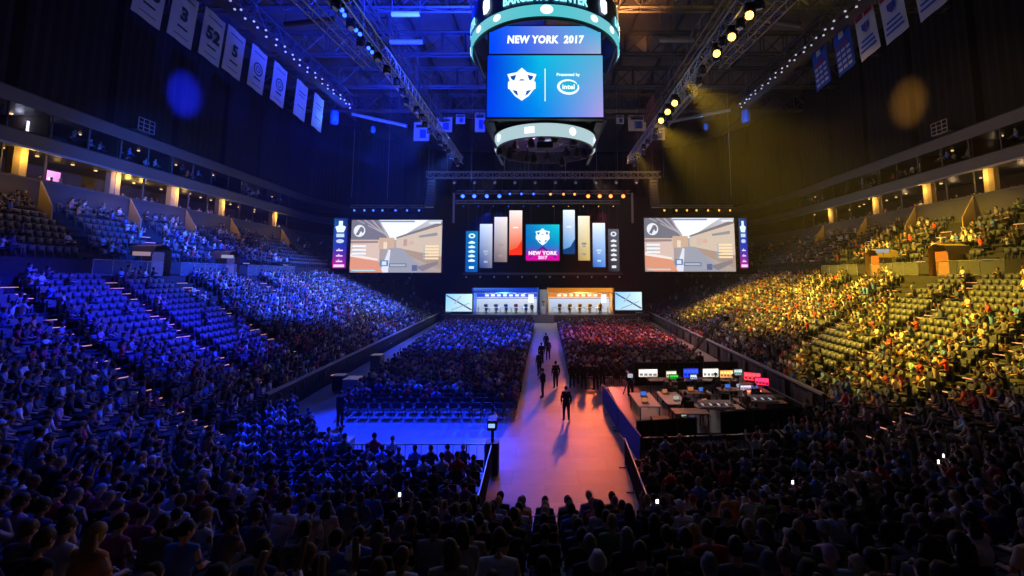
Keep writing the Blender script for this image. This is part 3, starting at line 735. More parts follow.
def build_mass(name, inst, templates, m, colf):
    """inst: list of (template index, x, y, z, rz, scale); one mesh for all"""
    VV = []; LF = []; LT = []; CC = []; off = 0
    for ti, (V, F, Z) in enumerate(templates):
        I = [p for p in inst if p[0] == ti]
        if not I: continue
        A = np.array([p[1:6] for p in I], np.float32); c, s = np.cos(A[:, 3])[:, None], np.sin(A[:, 3])[:, None]; sc = A[:, 4][:, None]
        X = (V[None, :, 0] * c - V[None, :, 1] * s) * sc + A[:, 0][:, None]; Y = (V[None, :, 0] * s + V[None, :, 1] * c) * sc + A[:, 1][:, None]; Zc = V[None, :, 2] * sc + A[:, 2][:, None]
        VV.append(np.stack([X, Y, Zc], -1).reshape(-1, 3))
        tot = np.array([len(f) for f in F], np.int32); fl_ = np.concatenate([np.array(f, np.int32) for f in F])
        N = len(I); LF.append((fl_[None] + (np.arange(N, dtype=np.int32) * len(V))[:, None] + off).ravel()); LT.append(np.tile(tot, N)); off += N * len(V)
        if colf:
            zi = {'shirt': 0, 'skin': 1, 'hair': 2, 'legs': 3}; zz = np.array([zi[q] for q in Z]); pal = np.array([colf(p) for p in I], np.float32)
            CC.append(pal[:, zz, :].reshape(-1, 3))
    V = np.concatenate(VV); L = np.concatenate(LF); T = np.concatenate(LT)
    me = bpy.data.meshes.new(name); me.vertices.add(len(V)); me.vertices.foreach_set('co', V.ravel()); me.loops.add(len(L)); me.loops.foreach_set('vertex_index', L)
    me.polygons.add(len(T)); me.polygons.foreach_set('loop_start', np.concatenate([[0], np.cumsum(T)[:-1]]).astype(np.int32)); me.update(calc_edges=True); me.validate()
    if colf:
        a = me.color_attributes.new('Col', 'FLOAT_COLOR', 'POINT'); arr = np.ones((len(V), 4), np.float32); arr[:, :3] = np.concatenate(CC); a.data.foreach_set('color', arr.ravel())
    me.materials.append(m); o = bpy.data.objects.new(name, me); C.objects.link(o); return o
# people on the floor seats and their chairs
FLOORP = []  # x, y, z, rz, occupied
def floor_block(x0, x1, y0, y1, skip=0, px=.56, py=.92, edge=None):
    y = y0; r = 0
    while y < y1:
        a, b = edge(y) if edge else (x0, x1); n = int((b - a) / px)
        for i in range(n):
            x = a + (i + .5) * (b - a) / n
            FLOORP.append([x, y, 0, R.uniform(-.05, .05) - math.atan2(-x, 75 - y) * -1 * 0, R.random() < (.0 if r < skip else (.5 if r < skip + 2 else .93)), r, i])
        y += py; r += 1
floor_block(0, 0, 24.2, 66.5, 1, edge=lambda y: (-10.8 - (y - 24) * .085, -1.5))
floor_block(0, 0, 31.5, 66.5, 0, edge=lambda y: (1.7, 8.6 if y < 36 else 12.4 + (y - 36) * .05))
# near floor-level chairs either side of the centre opening
NEARP = []
def nb(x, y, occ=.86):
    NEARP.append([x, y, 0, 0, R.random() < occ, 0, 0])
for (xs, ys) in (((-2.4, -14.5), (13.2, 26)), ((3.4, 14.5), (13.2, 25))):
    y = ys[0]
    while y < ys[1]:
        x = xs[0]; sg = 1 if xs[1] > xs[0] else -1
        while abs(x) < abs(xs[1]) - 0:
            # keep inside the floor outline
            lim = np.interp(abs(x), [2.4, 7.3, 10.6, 14.2], [17.4, 18.2, 21.2, 26]) if x < 0 else np.interp(abs(x), [3.4, 9, 10.6, 14.2], [17.8, 19, 20.6, 24.8])
            ok = floor_at(x, y)[1] < -.4 and y < lim
            if ok: nb(x, y)
            x += sg * .58
        y += .95
# candidates for individuals: the largest in view
cand = []
for i, s in enumerate(SEATS):
    if s[7] and -20 < s[9] < 1044 and s[10] < 600: cand.append((s[8], 'S', i))
for i, p in enumerate(NEARP):
    if p[4]:
        px, py, d = proj(p[0], p[1], 1); cand.append((d, 'N', i))
cand.sort(); cand = cand[:262]
IND = {(k, i) for _, k, i in cand}
used_labels = {}
SECN = {}
ORD = ['first', 'second', 'third', 'fourth', 'fifth', 'sixth', 'seventh', 'eighth', 'ninth', 'tenth', 'eleventh', 'twelfth', '13th', '14th', '15th', '16th', '17th', '18th', '19th', '20th', '21st', '22nd', '23rd', '24th', '25th', '26th', '27th', '28th', '29th', '30th', '31st', '32nd', '33rd', '34th', '35th', '36th', '37th', '38th', '39th', '40th']
rowcnt = {}; PEOPLE = []
cand2 = sorted(cand, key=lambda c: (c[1], SEATS[c[2]][5] if c[1] == 'S' else round(NEARP[c[2]][1], 1), SEATS[c[2]][0] if c[1] == 'S' else NEARP[c[2]][0]))
for d, kd, i in cand2:
    s = SEATS[i] if kd == 'S' else NEARP[i]
    x, y, z, rz = s[:4]
    sh, ha = wpick(SHIRTS), wpick(HAIRS); hk = R.choices(['hair_short', 'hair_long', 'cap'], [7, 2, 2])[0]; cc = wpick(SHIRTS)
    pose = R.choices(range(7), [8, 6, 3, 2, 2, .6, 3])[0]
    if kd == 'S':
        row = 'stand row ' + str(s[5] + 1); sec = 'left' if x < 0 else 'right'; key = ('S', s[5], sec)
    else:
        row = 'floor row ' + str(int(round((y - 13.2) / .95)) + 1); sec = 'left' if x < 0 else 'right'; key = ('N', row, sec)
    rowcnt[key] = rowcnt.get(key, 0) + 1
    head = {'hair_short': 'short %s hair' % ha[1], 'hair_long': 'long %s hair' % ha[1], 'cap': '%s cap' % cc[1]}[hk]
    PEOPLE.append([x, y, z, rz, pose, sh, ha, hk, cc, head, row, sec, kd])
for n, p in enumerate(PEOPLE):
    x, y, z, rz, pose, sh, ha, hk, cc, head, row, sec, kd = p
    rk = [q for q in PEOPLE if q[10] == row and q[11] == sec]
    rk.sort(key=lambda q: abs(q[0])); idx = rk.index(p)
    lab = 'person, %s shirt, %s, %s, %s %s, %s out' % (sh[1], head, POSEN[pose], row, sec, ORD[idx])
    tx = math.atan2(75 - y, -x) - PI / 2
    face = rz * .55 + tx * .45 + R.uniform(-.15, .15)
    person((x, y, z), face, pose, sh[0], ha[0], hk, R.choice(SKINS), lab, 'spectators nearest the camera', R.choice([(.02, .025, .05), (.03, .05, .12), (.1, .1, .1)]), R.uniform(.95, 1.05), False, cc[0])
# the rest of the crowd
T_N = [crowd_template(a, False) for a in (0, 1, 2)] + [crowd_template(a, True) for a in (0, 1, 2)]
inst = []
def addc(x, y, z, rz, d):
    a = R.choices([0, 1, 2], [8, 1.2, 2])[0]; inst.append((a + (3 if d > 30 else 0), x + R.uniform(-.05, .05), y + R.uniform(-.06, .06), z, rz, R.uniform(.92, 1.08)))
for i, s in enumerate(SEATS):
    if s[7] and ('S', i) not in IND:
        x, y = s[:2]; tx = math.atan2(75 - y, -x) - PI / 2
        addc(x, y, s[2], s[3] * .6 + tx * .4 + R.uniform(-.3, .3), s[8])
for i, p in enumerate(NEARP):
    if p[4] and ('N', i) not in IND: addc(p[0], p[1], 0, 0, 15)
for p in FLOORP:
    if p[4]: addc(p[0], p[1], 0, R.uniform(-.25, .25), p[1])
for side in (1, -1):       # people in the suites
    y = 28
    while y < 71:
        for s, z, pr in ((23.9, 13.42, .7), (24.8, 13.42, .6), (25.7, 13.42, .4), (23.9, 17.77, .6), (24.8, 17.77, .4)):
            if R.random() < pr and all(abs(y - c) > 1.1 for c in COLY[side]) and (z < 17 or min((y - 27.5) % 6, 6 - (y - 27.5) % 6) > .5): x, yy = wallpt(y, s, side); addc(x, yy, z + R.choice([0, .35]), (-PI / 2 if side > 0 else PI / 2) + R.uniform(-.4, .4), 40)
        y += .75
def ccol(p):
    sh = wpick(SHIRTS)[0]; k = 1.0 if R.random() < .75 else 1.5
    sh = tuple(min(.85, c * k + .035) for c in sh); return (sh, R.choice(SKINS), wpick(HAIRS)[0] if R.random() < .85 else wpick(SHIRTS)[0], R.choice([(.03, .035, .07), (.02, .02, .02), (.12, .12, .12)]))
tag(build_mass('spectator_crowd', inst, T_N, M['crowd'], ccol), 'thousands of seated spectators filling the stands and floor seats beyond the nearest rows', 'crowd', kind='stuff')
print('crowd', len(inst), 'seats', len(SEATS), 'near', len(NEARP), 'cand farthest', cand[-1][0] if cand else None)

# ---------------------------------------------------------------- seats
def seat_mb():
    b = MB(); vs = []; n = 5
    for y_, t in ((0, 0), (-.05, 1)):      # curved backrest with rounded top
        for i in range(n):
            u = -1 + 2 * i / (n - 1)
            for zz in (.42, .66, .86 - .05 * u * u): vs.append((u * .235, -.20 + .03 * u * u - (zz - .42) * .22 + y_, zz))
    fs = []; m = n * 3
    for i in range(n - 1):
        for j in range(2): a = i * 3 + j; fs += [(a, a + 3, a + 4, a + 1), (m + a, m + a + 1, m + a + 4, m + a + 3)]
    for i in range(n - 1): a = i * 3 + 2; fs += [(a, a + 3, m + a + 3, m + a)]
    for a in (0, (n - 1) * 3):
        for j in range(2): fs.append((a + j, a + j + 1, m + a + j + 1, m + a + j))
    return b.add(vs, fs)
def pan_mb(up):
    b = MB()
    if up: b.add([(sx, y_, z_) for sx in (-.22, .22) for y_, z_ in ((-.12, .42), (-.04, .44), (-.07, .80), (-.15, .78))], [(0, 1, 2, 3), (7, 6, 5, 4), (0, 4, 5, 1), (1, 5, 6, 2), (2, 6, 7, 3), (3, 7, 4, 0)])
    else: b.add([(sx, y_, z_) for sx in (-.22, .22) for y_, z_ in ((-.2, .40), (.22, .42), (.24, .46), (-.2, .44))], [(0, 1, 2, 3), (7, 6, 5, 4), (0, 4, 5, 1), (1, 5, 6, 2), (2, 6, 7, 3), (3, 7, 4, 0)])
    return b
def leg_mb():
    b = MB()
    for sx in (-.27, .27):
        b.box(sx, -.16, 0, .04, .08, .6); b.box(sx, -.04, .58, .045, .34, .035)
    return b
sb, pu, pd, lg = seat_mb(), pan_mb(True), pan_mb(False), leg_mb()
def merge(*L):
    r = MB()
    for q in L: r.add(q.v, q.f)
    return r
full_up, full_dn = merge(sb, pu, lg), merge(sb, pd, lg)
sc_ = sorted(range(len(SEATS)), key=lambda i: SEATS[i][8] * (1 if not SEATS[i][7] else 2.6) if -10 < SEATS[i][9] < 1034 and SEATS[i][10] < 590 else 1e9)[:300]
scs = set(sc_)
proto_e = None
me_sb, me_pu, me_pd, me_lg, me_full = sb.mesh('backrest', M['seat'], True), pu.mesh('pan_up', M['seat']), pd.mesh('pan_down', M['seat']), lg.mesh('armrests', M['black']), merge(sb, pu, lg).mesh('arena_seat', M['seat'])
for i in sc_:
    x, y, z, rz, side, ri, k, occ, d = SEATS[i][:9]; sec = ('blue-lit left' if x < 0 else 'yellow-lit right')
    if d < 16:
        o = bpy.data.objects.new('arena_seat', me_sb); 
        C.objects.link(o)
        for nm, me in (('seat_pan', me_pd if occ else me_pu), ('armrest', me_lg)):
            c = bpy.data.objects.new(nm, me); C.objects.link(c); c.parent = o
        lab = ('dark fixed seat with a spectator in it, near the camera on the %s side' if occ else 'empty dark folded seat among the nearest rows of the %s side') % sec
    else:
        o = bpy.data.objects.new('arena_seat', me_full); C.objects.link(o)
        lab = 'empty dark folded seat in the open rows of the %s stand' % sec
    o.location = (x, y, z); o.rotation_euler = (0, 0, rz); tag(o, lab, 'seat', lab.replace('seat', 'seats', 1))
ms = [(1 if s[7] else 0, s[0], s[1], s[2], s[3], 1) for i, s in enumerate(SEATS) if i not in scs]
tag(build_mass('stadium_seating', ms, [(np.array(full_up.v, np.float32), full_up.f, None), (np.array(full_dn.v, np.float32), full_dn.f, None)], M['seat'], None), 'dark fixed seats of the stands beyond the nearest ones', 'seating', kind='stuff')
# folding chairs on the floor: the last rows as things, those under the crowd as one
def fold_mb():
    b = MB(); b.box(0, .0, .43, .42, .42, .03, bev=.05)
    b.add([(sx, y_, z_) for sx in (-.21, .21) for y_, z_ in ((-.22, .6), (-.19, .6), (-.25, .88), (-.28, .88))], [(0, 1, 2, 3), (7, 6, 5, 4), (0, 4, 5, 1), (1, 5, 6, 2), (2, 6, 7, 3), (3, 7, 4, 0)])
    return b
def fleg(sx):
    return MB().tube([(sx * .21, .2, 0), (sx * .21, -.2, .55), (sx * .21, -.27, .88)], .014, 5).tube([(sx * .21, -.24, 0), (sx * .21, .16, .44)], .014, 5)
fb = fold_mb(); me_fb = fb.mesh('folding_chair', M['fold']); me_fl = [fleg(-1).mesh('leg', M['steel']), fleg(1).mesh('leg', M['steel'])]
ffull = merge(fb, fleg(-1), fleg(1)); rest = []
def chair_at(x, y, lab, grp):
    o = bpy.data.objects.new('folding_chair', me_fb); C.objects.link(o); o.location = (x, y, 0); tag(o, lab, 'chair', grp)
    for me in me_fl: c = bpy.data.objects.new('leg', me); C.objects.link(c); c.parent = o
for p in FLOORP:
    if p[5] < 3 and p[0] < 0: chair_at(p[0], p[1], 'black folding chair in the last rows of the left floor block', 'black folding chairs at the back of the left floor block')
    elif p[5] < 2: chair_at(p[0], p[1], 'black folding chair in the last rows of the right floor block', 'black folding chairs at the back of the right floor block')
    else: rest.append((0, p[0], p[1], 0, 0, 1))
for p in NEARP:
    s = 'left' if p[0] < 0 else 'right'; chair_at(p[0], p[1], 'black folding chair on the floor in the near %s block' % s, 'black folding chairs in the near %s block' % s)
tag(build_mass('floor_seating', rest, [(np.array(ffull.v, np.float32), ffull.f, None)], M['fold'], None), 'rows of black folding chairs under the floor crowd', 'seating', kind='stuff')

# ---------------------------------------------------------------- stage
W1, DK = (1, 1, 1), (.02, .03, .05)
struct('stage_riser', MB().box(0, 76.2, 0, 33, 8.2, 1.2), M['stagefloor'])
struct('stage_front_trim', MB().box(0, 72.0, 1.12, 33, .12, .1), M['casegrey'])
for i in range(4):
    tag(MB().box(-.3, 71.9 - .35 * i, 0, 3.4, .35, 1.2 - .28 * i).build('stage_step', M['casegrey']), kind='structure')
tag(MB().box(0, 80.6, 0, 46, .15, 21.5).build('stage_backdrop', M['blackcloth']), 'wide black backdrop cloth behind the stage screens', 'drape')
def frame_mb(w_, h, d=.35, t=.12):
    b = MB().box(0, d / 2 + .03, -t, w_ + 2 * t, d, h + 2 * t); return b
def px2(pxx, pyy, D): # position at depth D of a picture coordinate (vertical planes facing the camera)
    c_, s_ = math.cos(PITCH), math.sin(PITCH); t = (275 - FPX * math.tan(PITCH) - pyy) / FPX
    dz = D * (t * c_ + s_) / (c_ - t * s_); return ((pxx - 545) / FPX * (D * c_ + dz * s_), CAMH + dz)
def pxz(pxx, pyy, z): # the point at height z seen at that picture coordinate
    c_, s_ = math.cos(PITCH), math.sin(PITCH); t = (275 - FPX * math.tan(PITCH) - pyy) / FPX; dz = z - CAMH
    D = dz * (c_ - t * s_) / (t * c_ + s_); return ((pxx - 545) / FPX * (D * c_ + dz * s_), D)
def panel(name, x, y, z, w_, h, label, cat, group=None, rz=0, m='screen', draw=None, d=.35, t=.12):
    e = empty(name, (x, y, z), label, cat, group, rz); frame_mb(w_, h, d, t).build('casing', M['black'], e)
    cv = Canvas(w_, h); draw(cv)
    if draw is game: cv.mb.c = [tuple(q * .72 + k * .26 for q, k in zip(c_, (.93, .96, 1.05))) for c_ in cv.mb.c]
    cv.build('picture', M[m], e); return e
def game(cv):
    cv.grad(0, 0, 1, 1, (.45, .36, .34), (.52, .42, .34), (.7, .7, .72), (.30, .28, .30), 6)
    cv.poly([(.28, 1), (.85, 1), (.5, .62), (.4, .62)], (.92, .93, .95))
    cv.poly([(0, 1), (.3, 1), (.42, .68), (.42, .6), (0, .62)], (.22, .2, .24))
    for i in range(4): cv.poly([(.05 + i * .08, 1), (.07 + i * .08, 1), (.42, .7 - i * .02), (.41, .69 - i * .02)], (.55, .5, .5))
    cv.poly([(1, .95), (1, .1), (.5, .45), (.5, .66)], (.72, .6, .47)); cv.poly([(1, .97), (1, .9), (.5, .64), (.5, .67)], (.25, .2, .2))
    cv.poly([(1, .3), (1, .05), (.5, .42), (.5, .47)], (.5, .36, .26))
    cv.poly([(0, .62), (.32, .62), (.32, .2), (0, .05)], (.75, .6, .5)); cv.poly([(0, .6), (.3, .6), (.3, .56), (0, .55)], (.4, .28, .24))
    cv.rect(.31, .44, .48, .66, (.68, .5, .34)); cv.rect(.36, .45, .40, .58, (.85, .75, .6))
    cv.poly([(.3, 0), (.85, 0), (.56, .46), (.42, .46)], (.42, .42, .47)); cv.poly([(.33, 0), (.42, 0), (.44, .42), (.42, .44)], (.8, .8, .85))
    cv.poly([(0, .05), (0, .3), (.3, .22), (.36, .0), (.1, 0)], (.78, .38, .2)); cv.poly([(.0, .3), (.3, .22), (.3, .26), (0, .36)], (.9, .82, .75))
    cv.rect(.01, .64, .18, .93, (.2, .2, .22))
    cv.ell(.09, .79, .065, .115, (.85, .86, .88), 16); cv.poly([(.05, .72), (.08, .7), (.13, .86), (.1, .87)], (.2, .2, .22)); cv.ell(.125, .8, .016, .05, (.2, .2, .22), 10)
    for i in range(5):
        cv.rect(.82, .48 - i * .058, .97, .515 - i * .058, (.95, .78, .5)); cv.rect(.80, .48 - i * .058, .815, .515 - i * .058, (.3, .6, .7))
        if i < 3: cv.rect(.02, .48 - i * .07, .17, .515 - i * .07, (.88, .9, .92)); cv.rect(.02, .465 - i * .07, .12, .473 - i * .07, (.2, .6, .7))
    cv.rect(.33, .12, .42, .23, (.1, .25, .5)); cv.rect(.35, .14, .4, .21, (.75, .8, .85)); cv.rect(.43, .1, .62, .17, (.1, .13, .2)); cv.rect(.44, .115, .61, .155, (.5, .55, .65))
    cv.rect(.68, .03, .74, .14, (.1, .12, .3)); cv.poly([(.72, .1), (.96, .22), (.97, .16), (.8, .02)], (.3, .25, .25))
    cv.rect(.3, .955, .7, .985, (.3, .4, .5)); cv.rect(.86, .93, .99, .96, (.85, .85, .85)); cv.rect(.02, .03, .28, .05, (.5, .8, .85))
    cv.l = 7; cv.poly([(.58, .62), (.62, .635), (.62, .5), (.58, .5)], (.55, .3, .25)); cv.poly([(.75, .7), (.95, .76), (.95, .7), (.75, .66)], (.35, .35, .35))
    for k in range(3): cv.poly([(.64 + .02 * k, .6), (.65 + .02 * k, .6), (.65 + .02 * k, .53), (.64 + .02 * k, .53)], (.75, .4, .35))
for sg, (xa, xb, ya, yb), nm in ((-1, (352, 441, 220, 272.5), 'left'), (1, (644, 736, 218, 271.5), 'right')):
    x0, z1 = px2(xa, ya, 73); x1, z0 = px2(xb, yb, 73)
    panel('game_screen', (x0 + x1) / 2, 73, z0, x1 - x0, z1 - z0, 'large hanging screen showing the game, on the %s of the stage' % nm, 'screen', draw=game, d=.6, m='screen')
    # vertical sponsor banner screen
    xa2, xb2 = ((334.5, 345.5) if sg < 0 else (738.5, 748.5)); x0, z1 = px2(xa2, 218.5, 72.6); x1, z0 = px2(xb2, 268, 72.6)
    def vb(cv):
        cv.grad(0, 0, 1, .4, (.8, .05, .45), (.6, .05, .55), (.1, .14, .6), (.1, .2, .6), 6); cv.grad(0, .4, 1, 1, (.1, .2, .6), (.1, .14, .6), (.05, .16, .42), (.05, .25, .5), 6)
        cv.poly([(.35, .95), (.65, .95), (.65, .86), (.9, .83), (.75, .72), (.25, .72), (.1, .83), (.35, .86)], (.85, .95, 1)); cv.rect(.2, .62, .8, .69, (.7, .8, .9)); cv.ell(.5, .54, .3, .04, (.7, .75, .9))
        for k in range(3): cv.rect(.25, .34 - k * .11, .75, .365 - k * .11, (.9, .8, .95)); cv.rect(.4, .37 - k * .11, .5, .39 - k * .11, (.9, .8, .95))
        cv.rect(.1, .02, .9, .07, (.95, .8, .95))
    panel('tower_screen', (x0 + x1) / 2, 72.6, z0, x1 - x0, z1 - z0, 'narrow vertical screen fading from navy to magenta, outside the %s game screen' % nm, 'screen', draw=vb)
# banner screens above the booths
def bd(cols, extra):
    def f(cv):
        cv.grad(0, 0, 1, 1, cols[0], cols[1], cols[2], cols[3], 5); extra(cv)
    return f
def sym_list(c):
    def f(cv):
        cv.ell(.5, .88, .28, .06, c); cv.ell(.5, .88, .14, .03, (.1, .35, .6))
        for k in range(5): cv.poly([(.2, .72 - k * .11), (.5, .76 - k * .11), (.8, .72 - k * .11), (.72, .69 - k * .11), (.28, .69 - k * .11)], c)
        cv.rect(.3, .08, .7, .14, c)
    return f
def sq(c):
    def f(cv): cv.rect(.3, .35, .7, .4, c); cv.rect(.38, .3, .62, .33, c); cv.rect(.35, .12, .65, .16, c)
    return f
def sw(c):
    def f(cv): cv.poly([(0, 0), (1, 0), (1, .34), (.6, .16), (0, .1)], c); cv.rect(.3, .6, .7, .63, (.9, .9, .95))
    return f
BN = [(466, 477.5, 231, 272, ((.02, .25, .6), (.02, .3, .65), (.05, .45, .7), (.03, .35, .6)), sym_list((.8, .95, 1)), 'blue screen with a column of white symbols'),
      (480, 492, 224, 268, ((.12, .2, .45), (.4, .42, .5), (.85, .88, .95), (.75, .85, 1)), sq((.6, .65, .75)), 'pale screen fading to navy at its foot'),
      (494.5, 507, 217, 262, ((.35, .3, .32), (.5, .42, .4), (.95, .9, .88), (.85, .85, .9)), sq((.6, .5, .5)), 'pale grey screen with a beige foot'),
      (509.5, 522, 210.5, 255, ((.85, .25, .1), (.9, .2, .05), (.95, .93, .9), (.95, .9, .88)), sw((.9, .16, .03)), 'white screen with an orange-red foot'),
      (563, 575, 210, 254, ((.2, .45, .75), (.35, .55, .8), (.95, .95, .95), (.85, .92, .95)), sw((.03, .2, .4)), 'white screen with a dark blue foot'),
      (578, 590, 216, 260.5, ((.6, .5, .3), (.75, .65, .35), (.95, .9, .75), (.95, .95, .9)), sq((.5, .5, .45)), 'cream screen with a yellowish foot'),
      (592.5, 605.5, 223, 267, ((.12, .35, .7), (.3, .5, .8), (.85, .93, 1), (.9, .95, 1)), sq((.7, .8, .9)), 'white screen fading to blue at its foot'),
      (608, 619.5, 229, 271.5, ((.1, .12, .16), (.2, .2, .22), (.3, .32, .36), (.28, .3, .33)), sym_list((.85, .85, .88)), 'grey screen with a column of white symbols')]
for a, b, t_, bt, cols, ex, nm in BN:
    x0, z1 = px2(a, t_, 76); x1, z0 = px2(b, bt, 76)
    e = panel('banner_screen', (x0 + x1) / 2, 76, z0, x1 - x0, z1 - z0, 'tall narrow ' + nm + ' hanging over the stage', 'screen', 'tall banner screens over the stage', m='screen', draw=bd(cols, ex), d=.2, t=.05)
    MB().tube([(-.7, .2, z1 - z0), (-.7, .2, 19.4 - z0)], .03, 5).tube([(.7, .2, z1 - z0), (.7, .2, 19.2 - z0)], .03, 5).build('hanging_wire', M['steel'], e)
def center(cv):
    cv.grad(0, .45, 1, 1, (.02, .35, .65), (.02, .5, .7), (.05, .75, .8), (.02, .4, .7), 5); cv.grad(0, 0, 1, .45, (.75, .02, .5), (.8, .03, .6), (.02, .5, .75), (.02, .35, .65), 5)
    cv.poly([(0, 0), (1, 0), (1, .12), (.5, .36), (0, .12)], (.78, .02, .55)); cv.poly([(.1, .1), (.5, .4), (.9, .1), (.9, .06), (.5, .33), (.1, .06)], (.2, .1, .5))
    shield(cv, .5, .66, 1.45, (.92, .97, 1), (.03, .4, .65)); cv.text('NEW YORK', .5, .2, .85, (1, .9, 1), .05); cv.text('2017', .5, .08, .7, (1, .85, 1), .05)
x0, z1 = px2(526, 224.5, 75.4); x1, z0 = px2(559.5, 260.5, 75.4)
e = panel('stage_screen', (x0 + x1) / 2, 75.4, z0, x1 - x0, z1 - z0, 'square cyan and magenta screen with a white shield emblem above the stage middle', 'screen', draw=center)
MB().tube([(-2, .2, z1 - z0 + .1), (-2, .2, 19.2 - z0)], .04, 5).tube([(2, .2, z1 - z0 + .1), (2, .2, 19.2 - z0)], .04, 5).build('hanging_wire', M['steel'], e)
# header ledge between the banners and booths, with small fixtures under it
lg_ = tag(truss_o := MB().box(-.4, 75, 7.45, 26.5, .5, .35).build('lighting_ledge', M['steel']), 'long dark ledge running above the player booths', 'ledge')
# booths
def booth(px0, px1, wallm, col, nm, chairs, band):
    D = 72.8; x0, _ = px2(px0, 290, D); x1, _ = px2(px1, 290, D); w_ = x1 - x0; xc = (x0 + x1) / 2; zf = 1.2
    e = empty('player_booth', (xc, D + 1.6, zf), 'open %s player booth on the %s half of the stage' % (nm, 'left' if xc < 0 else 'right'), 'booth')
    MB().box(0, 1.55, 0, w_, .12, 3.3).build('back_wall', M['boothwhite'], e)
    for sg in (-1, 1): MB().box(sg * (w_ / 2 - .1), 0, 0, .2, 3.1, 4.1).build('side_wall', M[wallm], e)
    MB().box(0, -.1, 3.3, w_ - .4, 3.3, .12).build('ceiling_panel', M['boothwhite'], e)
    MB().box(0, -1.6, 3.35, w_ + .2, .2, .8).build('header', M[wallm], e)
    cv = Canvas(w_ - .3, .75); cv.grad(0, 0, 1, 1, band[0], band[1], band[2], band[3], 4); cv.build('header_picture', M['screen'], e, (0, -1.72, 3.38))
    cv = Canvas(w_ - .5, 3.1); cv.grad(0, 0, 1, 1, (.55, .6, .68), (.65, .65, .65), (.8, .85, .95), (.7, .8, .95), 4)
    cv.rect(.0, .8, 1, 1, tuple(c * .8 for c in col)); cv.rect(.0, .72, 1, .76, tuple(c * .5 for c in col))
    for k in range(7): cv.rect(.14 + k * .1, .84, .2 + k * .1, .95, (.9, .93, 1) if col[2] > .5 else (1, .93, .8))
    cv.rect(.86, .5, .95, .95, (.9, .95, 1)); cv.build('back_picture', M['screen'], e, (0, 1.46, .05))
    dk = MB().box(0, -.45, .92, w_ - 1.4, .8, .06)
    for k in range(6): dk.box(-(w_ - 1.6) / 2 + k * (w_ - 1.6) / 5, -.45, 0, .08, .6, .92)
    dk.build('desk', M['boothwhite'], e)
    for k in range(5): MB().box(-w_ * .3 + k * w_ * .15, -1.5, 3.22, .5, .1, .06).build('strip_lamp', M['lampwhite'], e)
    for k in range(5):
        x = xc - w_ * .31 + k * w_ * .155; y = D + 2.0
        t = empty('gaming_chair', (x, y, zf), '%s gaming chair, %s from the left in the %s booth' % (chairs[k][1], ORD[k], nm), 'chair', rz=PI)
        MB().box(0, 0, .42, .5, .5, .1, bev=.1).build('seat', M[chairs[k][0]], t)
        MB().box(0, -.26, .48, .6, .1, 1.0, bev=.04, taper=.85).build('backrest', M[chairs[k][0]], t)
        MB().tube([(0, 0, .08), (0, 0, .42)], .04, 6).build('gas_lift', M['steel'], t)
        for a in range(5): MB().tube([(0, 0, .09), (.3 * math.cos(a * 1.257), .3 * math.sin(a * 1.257), .05)], .025, 5).build('foot', M['black'], t)
        m_ = empty('monitor', (x, D + 1.1, zf + 1.01), 'black monitor on the desk, %s from the left in the %s booth' % (ORD[k], nm), 'monitor')
        MB().box(0, 0, .12, .58, .05, .34).build('back_shell', M['black'], m_); MB().box(0, 0, 0, .2, .15, .02).box(0, 0, 0, .04, .03, .14).build('stand', M['black'], m_)
        s_ = ((.02, .05, .3) if col[2] > .5 else (.04, .03, .02))
        person((x, y + .02, zf - .02), PI, 1, s_, (.03, .02, .01), 'hair_short', SKINS[k % 3], 'player in a dark jersey seated %s from the left in the %s booth' % (ORD[k], nm))
    point('booth_lamp', (xc - 2.6, D + .8, 4.3), (.75, .85, 1) if col[2] > .5 else (1, .85, .6), 220, .2); point('booth_lamp', (xc + 2.6, D + .8, 4.3), (.75, .85, 1) if col[2] > .5 else (1, .85, .6), 220, .2)
    return xc, w_
CY, YE = ('chaircyan', 'cyan'), ('chairyellow', 'yellow')
booth(472.5, 538, 'boothblue', (.1, .3, 1), 'blue', [('casegrey', 'pale grey'), ('casegrey', 'grey'), CY, ('chairred', 'red'), CY], ((.02, .12, .6), (.05, .2, .8), (.03, .15, .6), (.3, .45, .8)))
booth(547.5, 613.5, 'boothgold', (1, .55, .1), 'gold', [YE] * 5, ((.7, .35, .05), (.9, .5, .1), (.8, .5, .2), (.6, .35, .1)))
point('booth_front_blue', (-6.5, 71.6, 4.2), (.1, .3, 1), 500, .3); point('booth_front_gold', (5.8, 71.6, 4.2), (1, .5, .1), 500, .3)
def sidep(cv):
    cv.grad(0, 0, 1, 1, (.6, .8, .95), (.75, .85, .9), (.8, .95, 1), (.5, .75, .95), 4); cv.poly([(.0, .9), (.04, .95), (1, .12), (.96, .06)], (.25, .3, .4)); cv.poly([(.3, .45), (.55, .9), (.6, .9), (.36, .42)], (.6, .65, .7)); cv.poly([(.2, .1), (.9, .5), (.9, .46), (.22, .06)], (.5, .55, .6))
for a, b, t_, bt, nm in ((446, 472, 294, 311.5, 'left of the blue booth'), (615, 642, 292, 310, 'right of the gold booth')):
    x0, z1 = px2(a, t_, 72.6); x1, z0 = px2(b, bt, 72.6)
    panel('booth_screen', (x0 + x1) / 2, 72.6, z0, x1 - x0, z1 - z0, 'wide low white screen crossed by dark lines, ' + nm, 'screen', draw=sidep)
